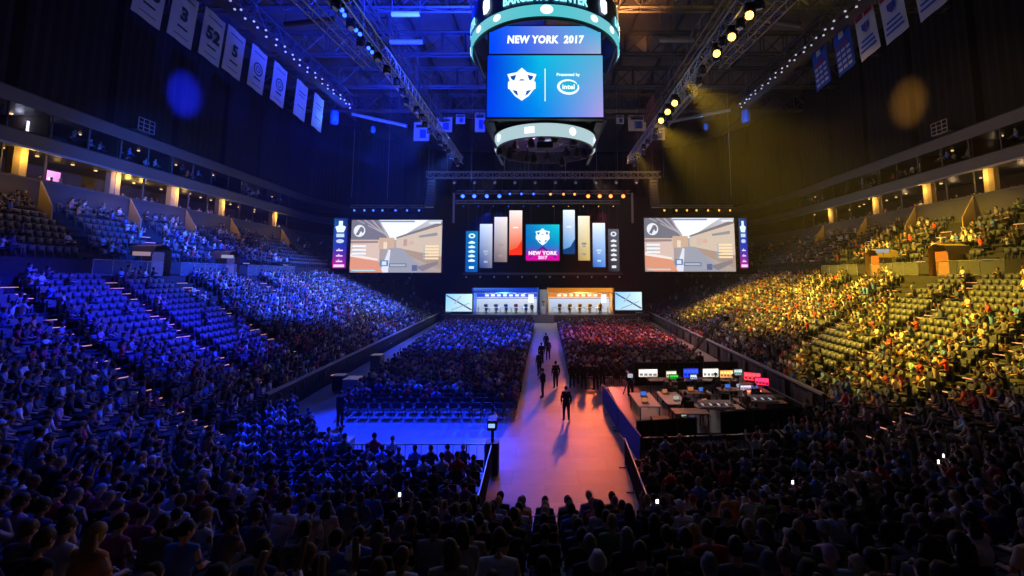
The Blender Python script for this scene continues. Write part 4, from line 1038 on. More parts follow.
# presenters and trophy
person((( 532 - 545) / FPX * 72.6, 72.9, 1.2), PI, 0, (.02, .02, .03), (.02, .02, .02), 'hair_short', SKINS[0], 'host in a dark suit standing at the right end of the blue booth', standp=True)
person(((600 - 545) / FPX * 72.6, 72.9, 1.2), PI, 2, (.02, .02, .03), (.02, .02, .02), 'hair_short', SKINS[1], 'host in a dark suit standing in front of the gold booth', standp=True)
e = empty('trophy', (-.25, 73, 1.2), 'bright cup trophy on a plinth between the two booths', 'trophy')
MB().box(0, 0, 0, .9, .7, 1.3, bev=.1).build('plinth', M['boothwhite'], e)
MB().lathe(0, 0, 1.3, [(.22, 0), (.22, .06), (.06, .14), (.05, .3), (.2, .5), (.24, .8), (.22, .8)], 14).build('cup', M['gold'], e)
for sg in (-1, 1): MB().tube([(sg * .2, 0, 1.85), (sg * .36, 0, 1.95), (sg * .22, 0, 2.07)], .025, 6).build('cup_handle', M['gold'], e)
point('trophy_lamp', (-.25, 72, 3.8), (1, .95, .8), 60, .1)
tag(MB().box(-.3, 75.2, 1.2, 1.2, .2, 3.8).build('stage_pillar', M['boothwhite']), 'pale upright panel between the two booths behind the trophy', 'panel')

# ---------------------------------------------------------------- trusses and lamps
def truss_mb(a, b, w_=.6, bay=.9, rad=.035, h=None):
    A, B = Vector(a), Vector(b); d = (B - A); L = d.length; d.normalize(); up = Vector((0, 0, 1)) if abs(d.z) < .9 else Vector((0, 1, 0)); s = d.cross(up).normalized(); up = s.cross(d)
    h = h or w_; ch = MB(); la = MB(); cs = [s * (i * w_ / 2) + up * (j * h / 2) for i, j in ((-1, -1), (1, -1), (1, 1), (-1, 1))]
    for c in cs: ch.tube([A + c, B + c], rad * 1.3, 5)
    n = max(2, int(L / bay))
    for i in range(n):
        p, q = A + d * (L * i / n), A + d * (L * (i + 1) / n)
        for k in range(4):
            c1, c2 = cs[k], cs[(k + 1) % 4]; la.tube([p + c1, q + c2] if (i + k) % 2 else [p + c2, q + c1], rad * .7, 4, False)
            la.tube([p + c1, p + c2], rad * .7, 4, False)
    return ch, la
def truss(a, b, label, w_=.6, bay=.9, rad=.035, h=None, wires=True, group=None, m='alu'):
    ch, la = truss_mb(a, b, w_, bay, rad, h); o = tag(ch.build('lighting_truss', M[m]), label, 'truss', group); la.build('lattice', M[m], o)
    if wires:
        A, B = Vector(a), Vector(b); w__ = MB()
        for t in (.08, .5, .92): p = A + (B - A) * t; w__.tube([p + Vector((0, 0, .3)), (p.x, p.y, 35.6)], .02, 4)
        w__.build('hoist_chain', M['steel'], o)
    return o
CHK = {}
def lampset(loc, lens, label, group, tgt=None, s=1.0, off=False):
    """moving head: base hung from the truss, yoke, head and lens; shared meshes copied"""
    key = (lens, round(s, 2))
    if key not in CHK:
        CHK[key] = (MB().box(0, 0, -.18 * s, .36 * s, .26 * s, .18 * s, bev=.05 * s).mesh('lamp_base', M['black']),
                    MB().box(-.2 * s, 0, -.52 * s, .04 * s, .14 * s, .36 * s).box(.2 * s, 0, -.52 * s, .04 * s, .14 * s, .36 * s).box(0, 0, -.2 * s, .44 * s, .14 * s, .04 * s).mesh('yoke', M['black']),
                    MB().lathe(0, 0, -.28 * s, [(.1 * s, -.02 * s), (.15 * s, .06 * s), (.16 * s, .3 * s), (.17 * s, .34 * s)], 12).mesh('head', M['steel'], True),
                    MB().lathe(0, 0, .06 * s, [(.155 * s, 0), (.155 * s, .02 * s), (.09 * s, .05 * s)], 12).mesh('lens', M[lens], True))
    m_ = CHK[key]; o = bpy.data.objects.new('stage_lamp', m_[0]); C.objects.link(o); o.location = loc; tag(o, label, 'lamp', group)
    y = bpy.data.objects.new('yoke', m_[1]); C.objects.link(y); y.parent = o
    hd = bpy.data.objects.new('head', m_[2]); C.objects.link(hd); hd.parent = o; hd.location = (0, 0, -.45 * s)
    dr = (Vector(tgt) - Vector(loc)) if tgt else Vector((0, -1, -.3)); hd.rotation_euler = dr.to_track_quat('Z', 'Y').to_euler()
    l = bpy.data.objects.new('lens', m_[3]); C.objects.link(l); l.parent = hd
    return o
# stage top: header truss, lamp truss, lower truss, end towers
truss((px2(427, 175, 68)[0], 68, px2(545, 175, 68)[1]), (px2(660, 175, 68)[0], 68, px2(545, 175, 68)[1]), 'long high truss spanning the hall above the stage', .9, 1.1, .05, m='alu')
truss((px2(456, 192, 73)[0], 73.2, px2(0, 192, 73)[1]), (px2(630, 192, 73)[0], 73.2, px2(0, 192, 73)[1]), 'upper truss over the stage carrying the row of blue and orange lamps', .5, .8)
truss((px2(456, 202, 74.6)[0], 74.6, px2(0, 202, 74.6)[1]), (px2(620, 202, 74.6)[0], 74.6, px2(0, 202, 74.6)[1]), 'lower truss over the stage that the banner screens hang from', .5, .8)
for i, px_ in enumerate((463, 474.5, 487, 499.5, 510, 521.5, 533.5)):
    x = px2(px_, 195, 73)[0]; big = i < 4; lampset((x, 72.8, px2(0, 194.5, 72.8)[1] + .6), 'lampblue', '%s blue stage lamp, %s from the left end of the lamp truss' % ('bright' if big else 'small', ORD[i]), 'blue lamps over the stage', (x * .5, 20, 0), 1.9 if big else 1.1)
for i, px_ in enumerate((550.5, 563.5, 574.5, 588, 599.5, 610.5, 623)):
    x = px2(px_, 195, 73)[0]; big = i > 2; lampset((x, 72.8, px2(0, 194.5, 72.8)[1] + .6), 'lamporange', '%s orange stage lamp, %s right of the middle of the lamp truss' % ('bright' if big else 'small', ORD[i]), 'orange lamps over the stage', (x * .5, 20, 0), 1.9 if big else 1.2)
for i in range(12):
    x = -17 + i * 3.1; lampset((x, 67.9, px2(545, 179, 67.9)[1]), 'lampdim', 'unlit lamp hanging under the high truss, %s from its left end' % ORD[i], 'lamps under the high truss', None, 1.3)
for i in range(11):
    x = -13.6 + i * 2.5; lampset((x, 74.3, px2(0, 205, 74.3)[1]), 'lampblue' if x < 0 else 'lampyellow', 'small lamp under the lower stage truss, %s from its left end' % ORD[i], 'small lamps under the lower stage truss', (x, 72, 0), .45)
for i in range(12):
    x = -13 + i * 2.3; lampset((x, 74.7, 7.4), 'lampwhite', 'small lamp under the ledge above the booths, %s from the left' % ORD[i], 'lamps on the booth ledge', (x, 72, 0), .7)
for px_, nm in ((454, 'left'), (632, 'right')):
    x, z1 = px2(px_, 193, 73.4); z0 = px2(px_, 223, 73.4)[1]
    t = tag(MB().box(x, 73.4, z0, .35, .35, z1 - z0, bev=.1).build('light_batten', M['tube']), 'vertical pale batten at the %s end of the lamp truss' % nm, 'batten')
for sg, pxs, nm in ((-1, (355, 365, 374, 383, 396, 407.5, 419.5), 'left'), (1, (664, 676, 686.5, 696, 707.5, 718.5, 729.5), 'right')):
    y = 73.6; x0, zz = px2(pxs[0] - 4, 208.6, y); x1, _ = px2(pxs[-1] + 4, 208.6, y)
    truss((x0, y, zz + .35), (x1, y, zz + .35), 'truss above the %s game screen' % nm, .4, .8)
    for i, p in enumerate(pxs):
        x = px2(p, 211, y)[0]; lampset((x, y - .2, zz + .1), 'lampblue' if sg < 0 else 'lamporange', '%s lamp above the %s game screen, %s from its left edge' % ('blue-white' if sg < 0 else 'warm orange', nm, ORD[i]), 'lamps above the %s game screen' % nm, (x, 30, 14), .95)
# the catwalks with the small sports lights and the long lighting trusses
for sg, nm in ((-1, 'left'), (1, 'right')):
    truss((sg * 25, 22, 29.3), (sg * 25, 55, 29.3), 'long %s catwalk truss hung with banners and small lamps' % nm, 1.5, 1.5, .06, 1.3, m='steel')
    tag(MB().box(sg * 25, 38.5, 28.4, 1.1, 33, .05).build('catwalk_deck', M['steel']), 'narrow metal deck along the %s catwalk' % nm, 'walkway')
    for i in range(44):
        y = 24 + i * .7; k = bpy.data.objects.get('sports_lamp')
        x = sg * (24.0 + .25 * (i % 2))
        if k is None:
            o = MB().lathe(0, 0, 0, [(.06, .12), (.12, 0)], 10).build('sports_lamp', M['black'], None, True); ln_ = MB().lathe(0, 0, -.01, [(.095, 0), (.08, -.03)], 10).build('lens', M['lampwhite'], o); SPL = (o, ln_)
        else:
            o = SPL[0].copy(); C.objects.link(o); l2 = SPL[1].copy(); C.objects.link(l2); l2.parent = o
        o.location = (x + R.uniform(-.12, .12), y + R.uniform(-.2, .2), 28.3 - .2 * (i % 2)); o.rotation_euler = (-.6, -sg * .5 * -1, 0); tag(o, 'small white lamp in the row along the %s catwalk' % nm, 'lamp', 'small lamps along the %s catwalk' % nm)
    # main lighting truss
    truss((sg * 12, 19, 23.4), (sg * 12, 62, 23.4), 'long %s lighting truss over the floor' % nm, .9, 1.1, .05)
    truss((sg * 10.2, 24, 22.6), (sg * 12.6, 33.5, 22.6) if 0 else (sg * 13.6, 33.5, 23.0), 'short bright %s truss beside the long lighting truss' % nm, .5, .8) if 0 else None
    for i in range(20):
        y = 22 + i * 2.05; x = sg * (12 + R.uniform(-.35, .35)); lampset((x, y, 23.0), 'lampdim', 'unlit spotlight on the long %s lighting truss, %s from its near end' % (nm, ORD[i]), 'spotlights on the %s lighting truss' % nm, (x * R.uniform(.6, 2), y + R.uniform(-6, 14), 6), R.uniform(1.2, 1.3) // .1 * .1)
    yy = [(342, 10), (344.5, 15), (356, 30), (360, 34), (368.5, 48), (372, 52)] if sg < 0 else [(749, 10), (731.5, 32), (716.5, 49), (674.5, 99), (667.5, 108), (661, 117)]
    for i, (a, b) in enumerate(yy):
        # the lamps hang at height 22.6 m
        z = 22.3; x, y = pxz(a, b, z + .2)
        lampset((x, y, z + .55), 'lampblue' if sg < 0 else 'lampyellow', 'bright %s lamp, %s from the near end of the %s lighting truss' % ('blue' if sg < 0 else 'yellow', ORD[i], nm), 'bright %s lamps beside the lighting truss' % ('blue' if sg < 0 else 'yellow'), (0, 0, CAMH), .8 if sg < 0 else (1.5 if i < 3 else 1.6))
    truss((sg * 14.4, 22, 23.4), (sg * 13.6, 33, 23.4), 'short %s side truss holding the bright %s lamps' % (nm, 'blue' if sg < 0 else 'yellow'), .6, .8)
    truss((sg * 13.4, 42, 24.4), (sg * 13.2, 49, 24.4), 'second short %s side truss further down the hall' % nm, .6, .8) if sg < 0 else truss((13.4, 39, 23.9), (13.2, 48, 23.9), 'second short right side truss further down the hall', .6, .8)
# pale ceiling tubes
TB = [(285, 25, 335, 19, 30.5, 'left, high near the catwalk'), (390, 42, 423, 42, 40, 'left of the scoreboard'), (352, 114, 407, 126, 56, 'far left below the catwalk end'), (660, 40, 694, 40, 40, 'right of the scoreboard'), (755, 18, 800, 25, 31, 'right, beside the yellow lamps'), (668, 122, 730, 110, 56, 'far right below the catwalk end'), (392, 14, 420, 14, 34, 'left, above the other tube')]
for a, b, c_, d_, D, nm in TB:
    x0, z0 = px2(a, b, D); x1, z1 = px2(c_, d_, D); t = tag(MB().tube([(x0, D, z0), (x1, D, z1)], .22, 10).build('ceiling_tube', M['tube']), 'pale tube hung across the roof space, ' + nm, 'tube')
    MB().tube([(x0, D, z0), (x0, D, 35.5)], .025, 4).tube([(x1, D, z1), (x1, D, 35.5)], .025, 4).build('wire', M['steel'], t)
# speaker hangs either side of the stage, blue-lit cylinders at the catwalk ends
for sg, px_, nm in ((-1, 432, 'left'), (1, 653, 'right')):
    x, zt = px2(px_, 180, 66); e = empty('speaker_array', (x, 66, zt), 'curved hanging stack of loudspeakers at the %s of the stage' % nm, 'speaker')
    for k in range(9):
        MB().box(0, -.02 * k * k, -.48 * (k + 1), 1.3, .8, .44, bev=.1).build('cabinet', M['black'], e)
        MB().box(0, -.02 * k * k - .41, -.48 * (k + 1) + .03, 1.1, .02, .36).build('grille', M['steel'], e)
    MB().tube([(0, 0, 0), (0, 0, 35.5 - zt)], .03, 4).build('hoist_chain', M['steel'], e)
    point('array_lamp', (x * .93, 63.5, zt + 1), (.1, .25, 1) if sg < 0 else (1, .45, .1), 500, .2)
for sg, a, b, D in ((-1, 334, 124, 54), (1, 746, 123, 54), (-1, 373, 133, 60), (1, 706, 130, 60)):
    x, z = px2(a, b, D); t = tag(MB().lathe(x, D, z, [(.45, 0), (.5, .2), (.5, 1.5), (.4, 1.7)] if D == 54 else [(.25, 0), (.3, .2), (.3, .8), (.2, .9)], 14).build('hanging_speaker', M['boothblue'], None, True), 'blue-lit round speaker hanging at the far %s, %s' % ('left' if sg < 0 else 'right', 'the larger one' if D == 54 else 'the smaller one'), 'speaker')  # casing coloured blue to stand for the blue light on it
    MB().tube([(x, D, z + .9), (x, D, 35.5)], .03, 4).build('hoist_chain', M['steel'], t)
    point('speaker_lamp', (x * .95, D - 2.2, z), (.1, .4, 1), 120, .1)

# ---------------------------------------------------------------- hanging banners
def banner(x, y, zt, w_, h, body, rz, label, group, draw, tilt=0):
    e = empty('hanging_banner', (x, y, zt - h), label, 'banner', group, rz); e.rotation_euler = (0, tilt, rz)
    b = MB(); vs = []; n = 6
    for i in range(n + 1):
        u = -1 + 2 * i / n
        for z in (0, h / 2, h): vs.append((u * w_ / 2, .03 * math.sin(u * 4) , z))
    for y_ in (0, .02): b.add([(a, c + y_, z) for a, c, z in vs], [(i * 3 + j, i * 3 + 3 + j, i * 3 + 4 + j, i * 3 + 1 + j) for i in range(n) for j in range(2)])
    b.build('cloth', M[body], e); MB().tube([(-w_ / 2 - .05, .01, h), (w_ / 2 + .05, .01, h)], .04, 6).build('top_bar', M['steel'], e); MB().tube([(-w_ / 2, .01, h), (-w_ / 2, .01, h + .9)], .015, 4).tube([(w_ / 2, .01, h), (w_ / 2, .01, h + .9)], .015, 4).build('hanging_cord', M['steel'], e)
    draw(e, w_, h)
def prints(e, items):
    """items: (mesh builder, material)"""
    for mb_, m_ in items: mb_.build('print', M[m_], e)
def t3(s, x, z, size, y=-.06, off=.03):
    vs, fs = text_geo(s, size, off); return MB().add([(x + p[0], y, z + p[1]) for p in vs], fs)
def r3(x0, z0, x1, z1, y=-.055): return MB().add([(x0, y, z0), (x1, y, z0), (x1, y, z1), (x0, y, z1)], [(0, 1, 2, 3)])
def numbered(num, nm):
    def f(e, w_, h):
        it = [(r3(-w_ * .36, h * .84, w_ * .36, h * .86), 'ink'), (r3(-w_ * .22, h * .25, w_ * .22, h * .29), 'ink'), (r3(-w_ * .3, h * .1, w_ * .3, h * .115), 'ink')]
        if num: it.append((t3(num, 0, h * .52, 1.35, off=.05), 'ink'))
        else:
            c = MB(); n = 20
            for r0, r1 in ((.5, .62), (.22, .3)):
                vs = []; 
                for k in range(n): t = 2 * PI * k / n; vs += [(r0 * math.cos(t), -.06, h * .5 + r0 * math.sin(t)), (r1 * math.cos(t), -.06, h * .5 + r1 * math.sin(t))]
                c.add(vs, [(2 * k, 2 * k + 1, (2 * k + 3) % (2 * n), (2 * k + 2) % (2 * n)) for k in range(n)])
            it.append((c, 'ink'))
        prints(e, it)
    return f
LB = [(318, 97, 131, None, 'pale banner with small text, last before the far end'), (301, 83, 120, None, 'pale banner with small lettering, second from the far end'), (279, 67, 106, None, 'white banner with a ring emblem, third from the far end'), (257.5, 50, 92, None, 'white banner with a ring emblem, fourth from the far end'),
      (234, 33, 78, '5', 'white banner numbered 5'), (212, 15, 62, '52', 'white banner numbered 52'), (183, -10, 46, '3', 'white banner numbered 3'), (150, -30, 22, '23', 'banner cut off by the top of the picture, nearest the camera')]
for i, (px_, yt, yb, num, nm) in enumerate(LB):
    D = 26 * FPX / (545 - px_) - 1.9; zt = 27.9; h = 4.0; w_ = 2.1
    f = numbered(num, 'BRIAN' if 0 else 'NETS')
    banner(-26, D, zt, w_, h, 'white', PI / 2, nm + ', left catwalk', 'banners on the left catwalk', (lambda e, w_, h, num=num, i=i: numbered(num, 'NETS')(e, w_, h) if i > 1 else prints(e, [(r3(-w_ * .3, h * .7, w_ * .3, h * .73), 'ink'), (r3(-w_ * .25, h * .6, w_ * .25, h * .62), 'ink'), (r3(-w_ * .3, h * .3, w_ * .3, h * .32), 'ink')])), tilt=.1)
def rb(kind):
    def f(e, w_, h):
        it = []
        if kind == 'blue':
            it.append((MB().lathe(0, 0, 0, [(.001, 0), (.3, .0001)], 14) if 0 else r3(-.32, h * .78, .32, h * .92), 'white'))
            it.append((r3(-w_ * .3, h * .58, w_ * .3, h * .64), 'inkred'))
            for k in range(4):
                for sg in (-1, 0, 1): it.append((r3(sg * .62 - .24, h * (.46 - k * .13), sg * .62 + .24, h * (.53 - k * .13)), 'white'))
        else:
            it.append((r3(-w_ * .42, h * .84, -.1, h * .95), 'inkred')); it.append((r3(.1, h * .84, w_ * .42, h * .95), 'inkred'))
            sh = MB().add([(a, -.06, h * .62 + b) for a, b in ((-.42, .38), (.42, .38), (.4, -.1), (0, -.5), (-.4, -.1))], [(0, 1, 2, 3, 4)][::1]); it.append((sh, 'bannerblue'))
            it.append((MB().add([(a, -.07, h * .62 + b) for a, b in ((-.22, .2), (.22, .2), (0, -.3))], [(0, 1, 2)]), 'inkred'))
            for k, ww in enumerate((.3, .36, .4)): it.append((r3(-w_ * ww, h * (.34 - k * .1), w_ * ww, h * (.385 - k * .1)), 'bannerblue'))
        prints(e, it)
    return f
RBN = [(822, 'blue', 'blue banner with rows of white marks, last before the far end'), (845, 'blue', 'blue banner with rows of white marks, second from the far end'), (868.5, 'w', 'white banner with a blue and red shield, third from the far end'), (895, 'w', 'white banner with a blue and red shield, fourth from the far end'), (931, 'w', 'white banner cut by the top of the picture, nearest the camera')]
for px_, kd, nm in RBN:
    D = 26 * FPX / (px_ - 545) - 1.9; banner(26, D, 29.0, 2.2, 4.1, 'bannerblue' if kd == 'blue' else 'white', -PI / 2, nm + ', right catwalk', 'banners on the right catwalk', rb(kd), tilt=-.12)
FB = [(414, 429, 122, 141), (437, 452, 117, 132), (456, 465, 114, 124), (475, 485, 112, 132), (616, 624, 115, 124), (628, 646, 115, 131), (651, 665, 128, 140)]
for i, (a, b, t_, bt) in enumerate(FB):
    x0, z1 = px2(a, t_, 71); x1, z0 = px2(b, bt, 71)
    banner((x0 + x1) / 2, 71, z1, x1 - x0, z1 - z0, 'white', 0, 'pale banner high at the far end, %s from the left' % ORD[i], 'banners high at the far end', lambda e, w_, h: prints(e, [(r3(-w_ * .35, h * .7, w_ * .35, h * .85), 'ink'), (r3(-w_ * .1, h * .15, w_ * .3, h * .6), 'bannerblue')]))
truss((-22, 71.3, 33.4), (22, 71.3, 33.4), 'far roof truss that the end banners hang from', .8, 1.4, .05, m='steel')
for x_, lo in ((-22, 58), (22, 58)): pass
for a, b, c_, d_, sg, nm in ((117, 134, 113, 128, -1, 'left'), (947, 965, 103, 121, 1, 'right')):
    y = 41.0 if sg < 0 else 41.5; x, yy = wallpt(y, 22.6, -sg); e = empty('camera_platform', (x, yy, 20.7), 'small railed camera platform on the upper %s fascia' % nm, 'platform', rz=0)
    MB().box(0, 0, 0, 1.0, 1.7, .08).build('deck', M['alu'], e); r_ = MB()
    for zz in (.4, .8, 1.2): r_.tube([(-.5 * -sg * -1, -.85, zz), (-sg * .5, -.85, zz), (-sg * .5, .85, zz)], .04, 5)
    for q in (-.85, -.3, .3, .85): r_.tube([(-sg * .5, q, 0), (-sg * .5, q, 1.2)], .04, 5)
    r_.build('rail', M['tube'], e)

# ---------------------------------------------------------------- scoreboard
SBX, SBY = 0.0, 36.0
sbd = empty('scoreboard', (SBX, SBY, 17), 'huge four-sided scoreboard with ring displays hanging over the floor', 'scoreboard')
def arc_band(r, z0, z1, a0, a1, n=72, thick=.12):
    b = MB(); vs = []
    for i in range(n + 1):
        a = a0 + (a1 - a0) * i / n
        for rr, z in ((r, z0), (r, z1), (r - thick, z1), (r - thick, z0)): vs.append((rr * math.sin(a), -rr * math.cos(a), z))
    return b.add(vs, [(i * 4 + j, i * 4 + (j + 1) % 4, i * 4 + 4 + (j + 1) % 4, i * 4 + 4 + j)[::-1] for i in range(n) for j in range(4)])
def band(name, r, z0, z1, colf, mt, n=96):
    me = arc_band(r, z0, z1, 0, 2 * PI, n).mesh(name, M[mt]); at = me.color_attributes.new('Col', 'FLOAT_COLOR', 'POINT'); arr = np.ones((len(me.vertices), 4), np.float32)
    for i, v in enumerate(me.vertices): arr[i, :3] = colf(math.atan2(v.co.x, -v.co.y))
    at.data.foreach_set('color', arr.ravel()); o = bpy.data.objects.new(name, me); C.objects.link(o); o.parent = sbd; return o
Z = lambda z: z - 17
band('upper_ring', 6.15, Z(25.55), Z(26.35), lambda a: (.10 - .03 * math.cos(a * 4), .46, .52), 'screen')
band('lower_ring', 4.1, Z(17.5), Z(18.45), lambda a: (.36, .5, .54) if abs(a) < 2.6 else (.3, .4, .45), 'screen')
MB_ = arc_band(6.1, Z(26.4), Z(28.6), 0, 2 * PI); MB_.build('name_ring', M['ringdark'] if 'ringdark' in M else mat('ring_dark_blue', (.02, .08, .2), .5, noise=.2), sbd)
arc_band(6.0, Z(25.3), Z(26.4), 0, 2 * PI).build('ring_rim', M['black'], sbd); arc_band(4.15, Z(18.45), Z(18.6), 0, 2 * PI).build('lower_ring_rim', M['black'], sbd); arc_band(3.96, Z(17.42), Z(18.45), 0, 2 * PI).build('lower_ring_base', M['steel'], sbd)
def wrap(vs, fs, r, a0, zc, m_, nm):
    return MB().add([(r * math.sin(a0 + x / r), -r * math.cos(a0 + x / r), zc + y) for x, y, z in vs], fs).build(nm, m_, sbd)
cyan_em = mat('ring_letter_cyan', (.3, .9, 1), .4, emit=1.3, ecol=(.35, .95, 1), noise=.05); white_em = mat('display_white', (1, 1, 1), .4, emit=1.5, ecol=(.9, .97, 1), noise=.05)
vs, fs = text_geo('BARCLAYS CENTER', .95, .05); kx = 6.4 / (max(p[0] for p in vs) - min(p[0] for p in vs)); vs = [(p[0] * kx, p[1], 0) for p in vs]
for q in range(4):
    wrap(vs, fs, 6.2, q * PI / 2, Z(26.95), cyan_em, 'ring_lettering')
    a0 = q * PI / 2 + PI / 4
    lv = [(-.3, -.55, 0), (.1, -.6, 0), (.4, -.35, 0), (.38, .45, 0), (.15, .62, 0), (-.35, .58, 0), (-.42, .1, 0)]
    wrap(lv, [tuple(range(7))], 6.2, a0, Z(27.3), white_em, 'ring_emblem')
    for j, (ro, s_) in enumerate(((6.2, .34), (6.2, .26))):
        a1 = q * PI / 2 + (0 if j == 0 else .62); n = 16
        wrap([(s_ * 1.35 * math.cos(2 * PI * k / n), s_ * math.sin(2 * PI * k / n), 0) for k in range(n)], [tuple(range(n))], ro, a1 - .0 + (.02 if j == 0 else 0), Z(25.95), white_em, 'ring_blob')
        if j: wrap([(s_ * 1.35 * math.cos(2 * PI * k / n), s_ * math.sin(2 * PI * k / n), 0) for k in range(n)], [tuple(range(n))], ro, q * PI / 2 - .6, Z(25.95), white_em, 'ring_blob')
    wrap([(-.38, -.24, 0), (.38, -.24, 0), (.38, .24, 0), (-.38, .24, 0)], [(0, 1, 2, 3)], 4.15, q * PI / 2 - .28, Z(17.97), white_em, 'lower_ring_mark')
    n = 14; wrap([(.3 * math.cos(2 * PI * k / n), .3 * math.sin(2 * PI * k / n), 0) for k in range(n)], [tuple(range(n))], 4.15, q * PI / 2 + .52, Z(17.97), white_em, 'lower_ring_mark')
def lower_screen(cv):
    cv.grad(.45, .0, 1, 1, (.02, .45, .85), (.62, .52, .8), (.3, .6, .75), (.05, .65, .8), 8)
    cv.grad(0, 0, .45, 1, (.01, .2, .85), (.02, .45, .85), (.05, .65, .8), (.01, .16, .8), 8); cv.l = 2
    shield(cv, .3, .53, 1.25, (.95, .98, 1), (.05, .25, .6)); cv.rect(.497, .25, .505, .78, (.9, .96, 1))
    cv.text('Presented by', .7, .68, .3, (.9, 1, 1), .04, maxw=1.7)
    cv.ell(.7, .48, .095, .125, (.92, .98, 1), 24, .12); cv.ell(.704, .485, .078, .092, (.12, .6, .8), 24, .12); cv.poly([(.78, .5), (.8, .58), (.77, .56)], (.12, .6, .8)); cv.text('intel', .703, .48, .5, (.95, 1, 1), .035)
def upper_screen(cv):
    cv.grad(0, 0, .5, 1, (.01, .22, .9), (.3, .4, .8), (.35, .45, .8), (.01, .25, .9), 8); cv.grad(.5, 0, 1, 1, (.3, .4, .8), (.55, .6, .75), (.2, .62, .8), (.35, .45, .8), 8); cv.l = 2
    cv.text('NEW YORK  2017', .5, .5, .8, (.97, .99, 1), .05, .1, maxw=5.7)
for q in range(4):
    a = q * PI / 2; c_, s_ = math.cos(a), math.sin(a)
    def rp(x, y, z): return (x * c_ - y * s_, x * s_ + y * c_, z)
    W_ = 8.55 if q % 2 == 0 else 7.5
    fr = MB().box(0, .3, Z(18.6), W_, .5, 4.9).box(0, .55, Z(23.5), W_ - .1, .5, 2.4); f = fr.build('screen_frame', M['black'], sbd, loc=rp(0, -4.6, 0)); f.rotation_euler = (0, 0, a)
    f.location = rp(0, -4.6 if q % 2 == 0 else -4.33, 0)
    cv = Canvas(W_ - .14, 4.66); lower_screen(cv); o = cv.build('main_screen', M['screen'], f, (0, .03, Z(18.72)))
    cv = Canvas(W_ - .3, 2.15); upper_screen(cv); o = cv.build('upper_screen', M['screen'], f, (0, .26, Z(23.62)))
core = MB().box(0, 0, Z(18.9), 7.0, 7.0, 7.0).build('core', M['black'], sbd)
un = MB()
for k in range(14):
    a = k * 2 * PI / 14; un.tube([(0, 0, Z(18.4)), (3.9 * math.cos(a), 3.9 * math.sin(a), Z(18.3))], .06, 5)
for r in (1.5, 2.8): 
    for k in range(24): a, b_ = k * PI / 12, (k + 1) * PI / 12; un.tube([(r * math.cos(a), r * math.sin(a), Z(18.2)), (r * math.cos(b_), r * math.sin(b_), Z(18.2))], .05, 5)
un.build('underside_frame', M['alu'], sbd)
MB().lathe(0, 0, Z(18.45), [(3.9, 0), (4.0, .05)], 40).build('underside_plate', M['casegrey'], sbd)
for k in range(18):
    a = k * 2 * PI / 18 + .1; r = 3.7 if k % 2 else 2.6; MB().lathe(r * math.cos(a), r * math.sin(a), Z(17.1 + .2 * (k % 3)), [(.22, 0), (.3, .2), (.22, .5), (.05, .8), (.04, 1.2)], 9).build('underside_lamp', M['black'], sbd, True)
MB().box(0, -2.6, Z(16.9), 1.2, .9, .5).build('control_box', M['black'], sbd)
for sx in (-1, 1):
    for sy in (-1, 1): MB().tube([(sx * 4.45, sy * 4.1, Z(18.6)), (sx * 3.7, sy * 2.6, Z(17.0))], .11, 6).build('corner_strut', M['tube'], sbd)
    MB().tube([(sx * 5.9, -1.5, Z(26)), (sx * 4.4, -4.0, Z(21.5))], .08, 6).build('ring_brace', M['tube'], sbd)
for k in range(8): a = k * PI / 4; MB().tube([(5.8 * math.cos(a), 5.8 * math.sin(a), Z(28.5)), (3 * math.cos(a), 3 * math.sin(a), Z(35.6))], .06, 5).build('hoist_cable', M['steel'], sbd)
point('underside_pink', (-1.6, 34.6, 17.6), (1, .35, .7), 35, .15); point('underside_warm', (2, 34.6, 17.6), (1, .75, .3), 30, .15); point('underside_blue', (0, 35.6, 17.5), (.5, .6, 1), 35, .15)

# ---------------------------------------------------------------- roof
struct('ceiling', MB().box(0, 50, 36.6, 92, 110, .3), mat('roof_deck', (.14, .14, .16), .8, noise=.3, nscale=.6))
for i in range(-7, 8):
    tag(MB().box(i * 5.2, 50, 35.9, .35, 100, .7).build('roof_beam', M['steel']), kind='structure')
for i, y in enumerate((16, 24, 32, 41, 50, 59, 68)):
    ch, la = truss_mb((-44, y, 34.2), (44, y, 34.2), .8, 2.6, .11, 2.6); o = tag(ch.build('roof_truss', M['fascia']), kind='structure'); la.build('lattice', M['fascia'], o)
for x in (-16.5, 16.5, -6.5, 6.5):
    ch, la = truss_mb((x, 10, 33), (x, 80, 33), .7, 2.2, .09, 1.6); o = tag(ch.build('roof_truss', M['fascia']), kind='structure'); la.build('lattice', M['fascia'], o)
# thin rigging cables hanging in front of the stage
for i, px_ in enumerate((430, 447, 470, 505, 528, 566, 596, 618, 640, 662, 352, 385, 728)):
    x = px2(px_, 120, 60)[0]; tag(MB().tube([(x, 60 + (i % 3), 36), (x, 60 + (i % 3), 20.5 if i < 10 else 18)], .02, 4).build('rigging_cable', M['alu']), 'thin rigging cable hanging from the roof, %s of the row' % ORD[i], 'cable', 'rigging cables')

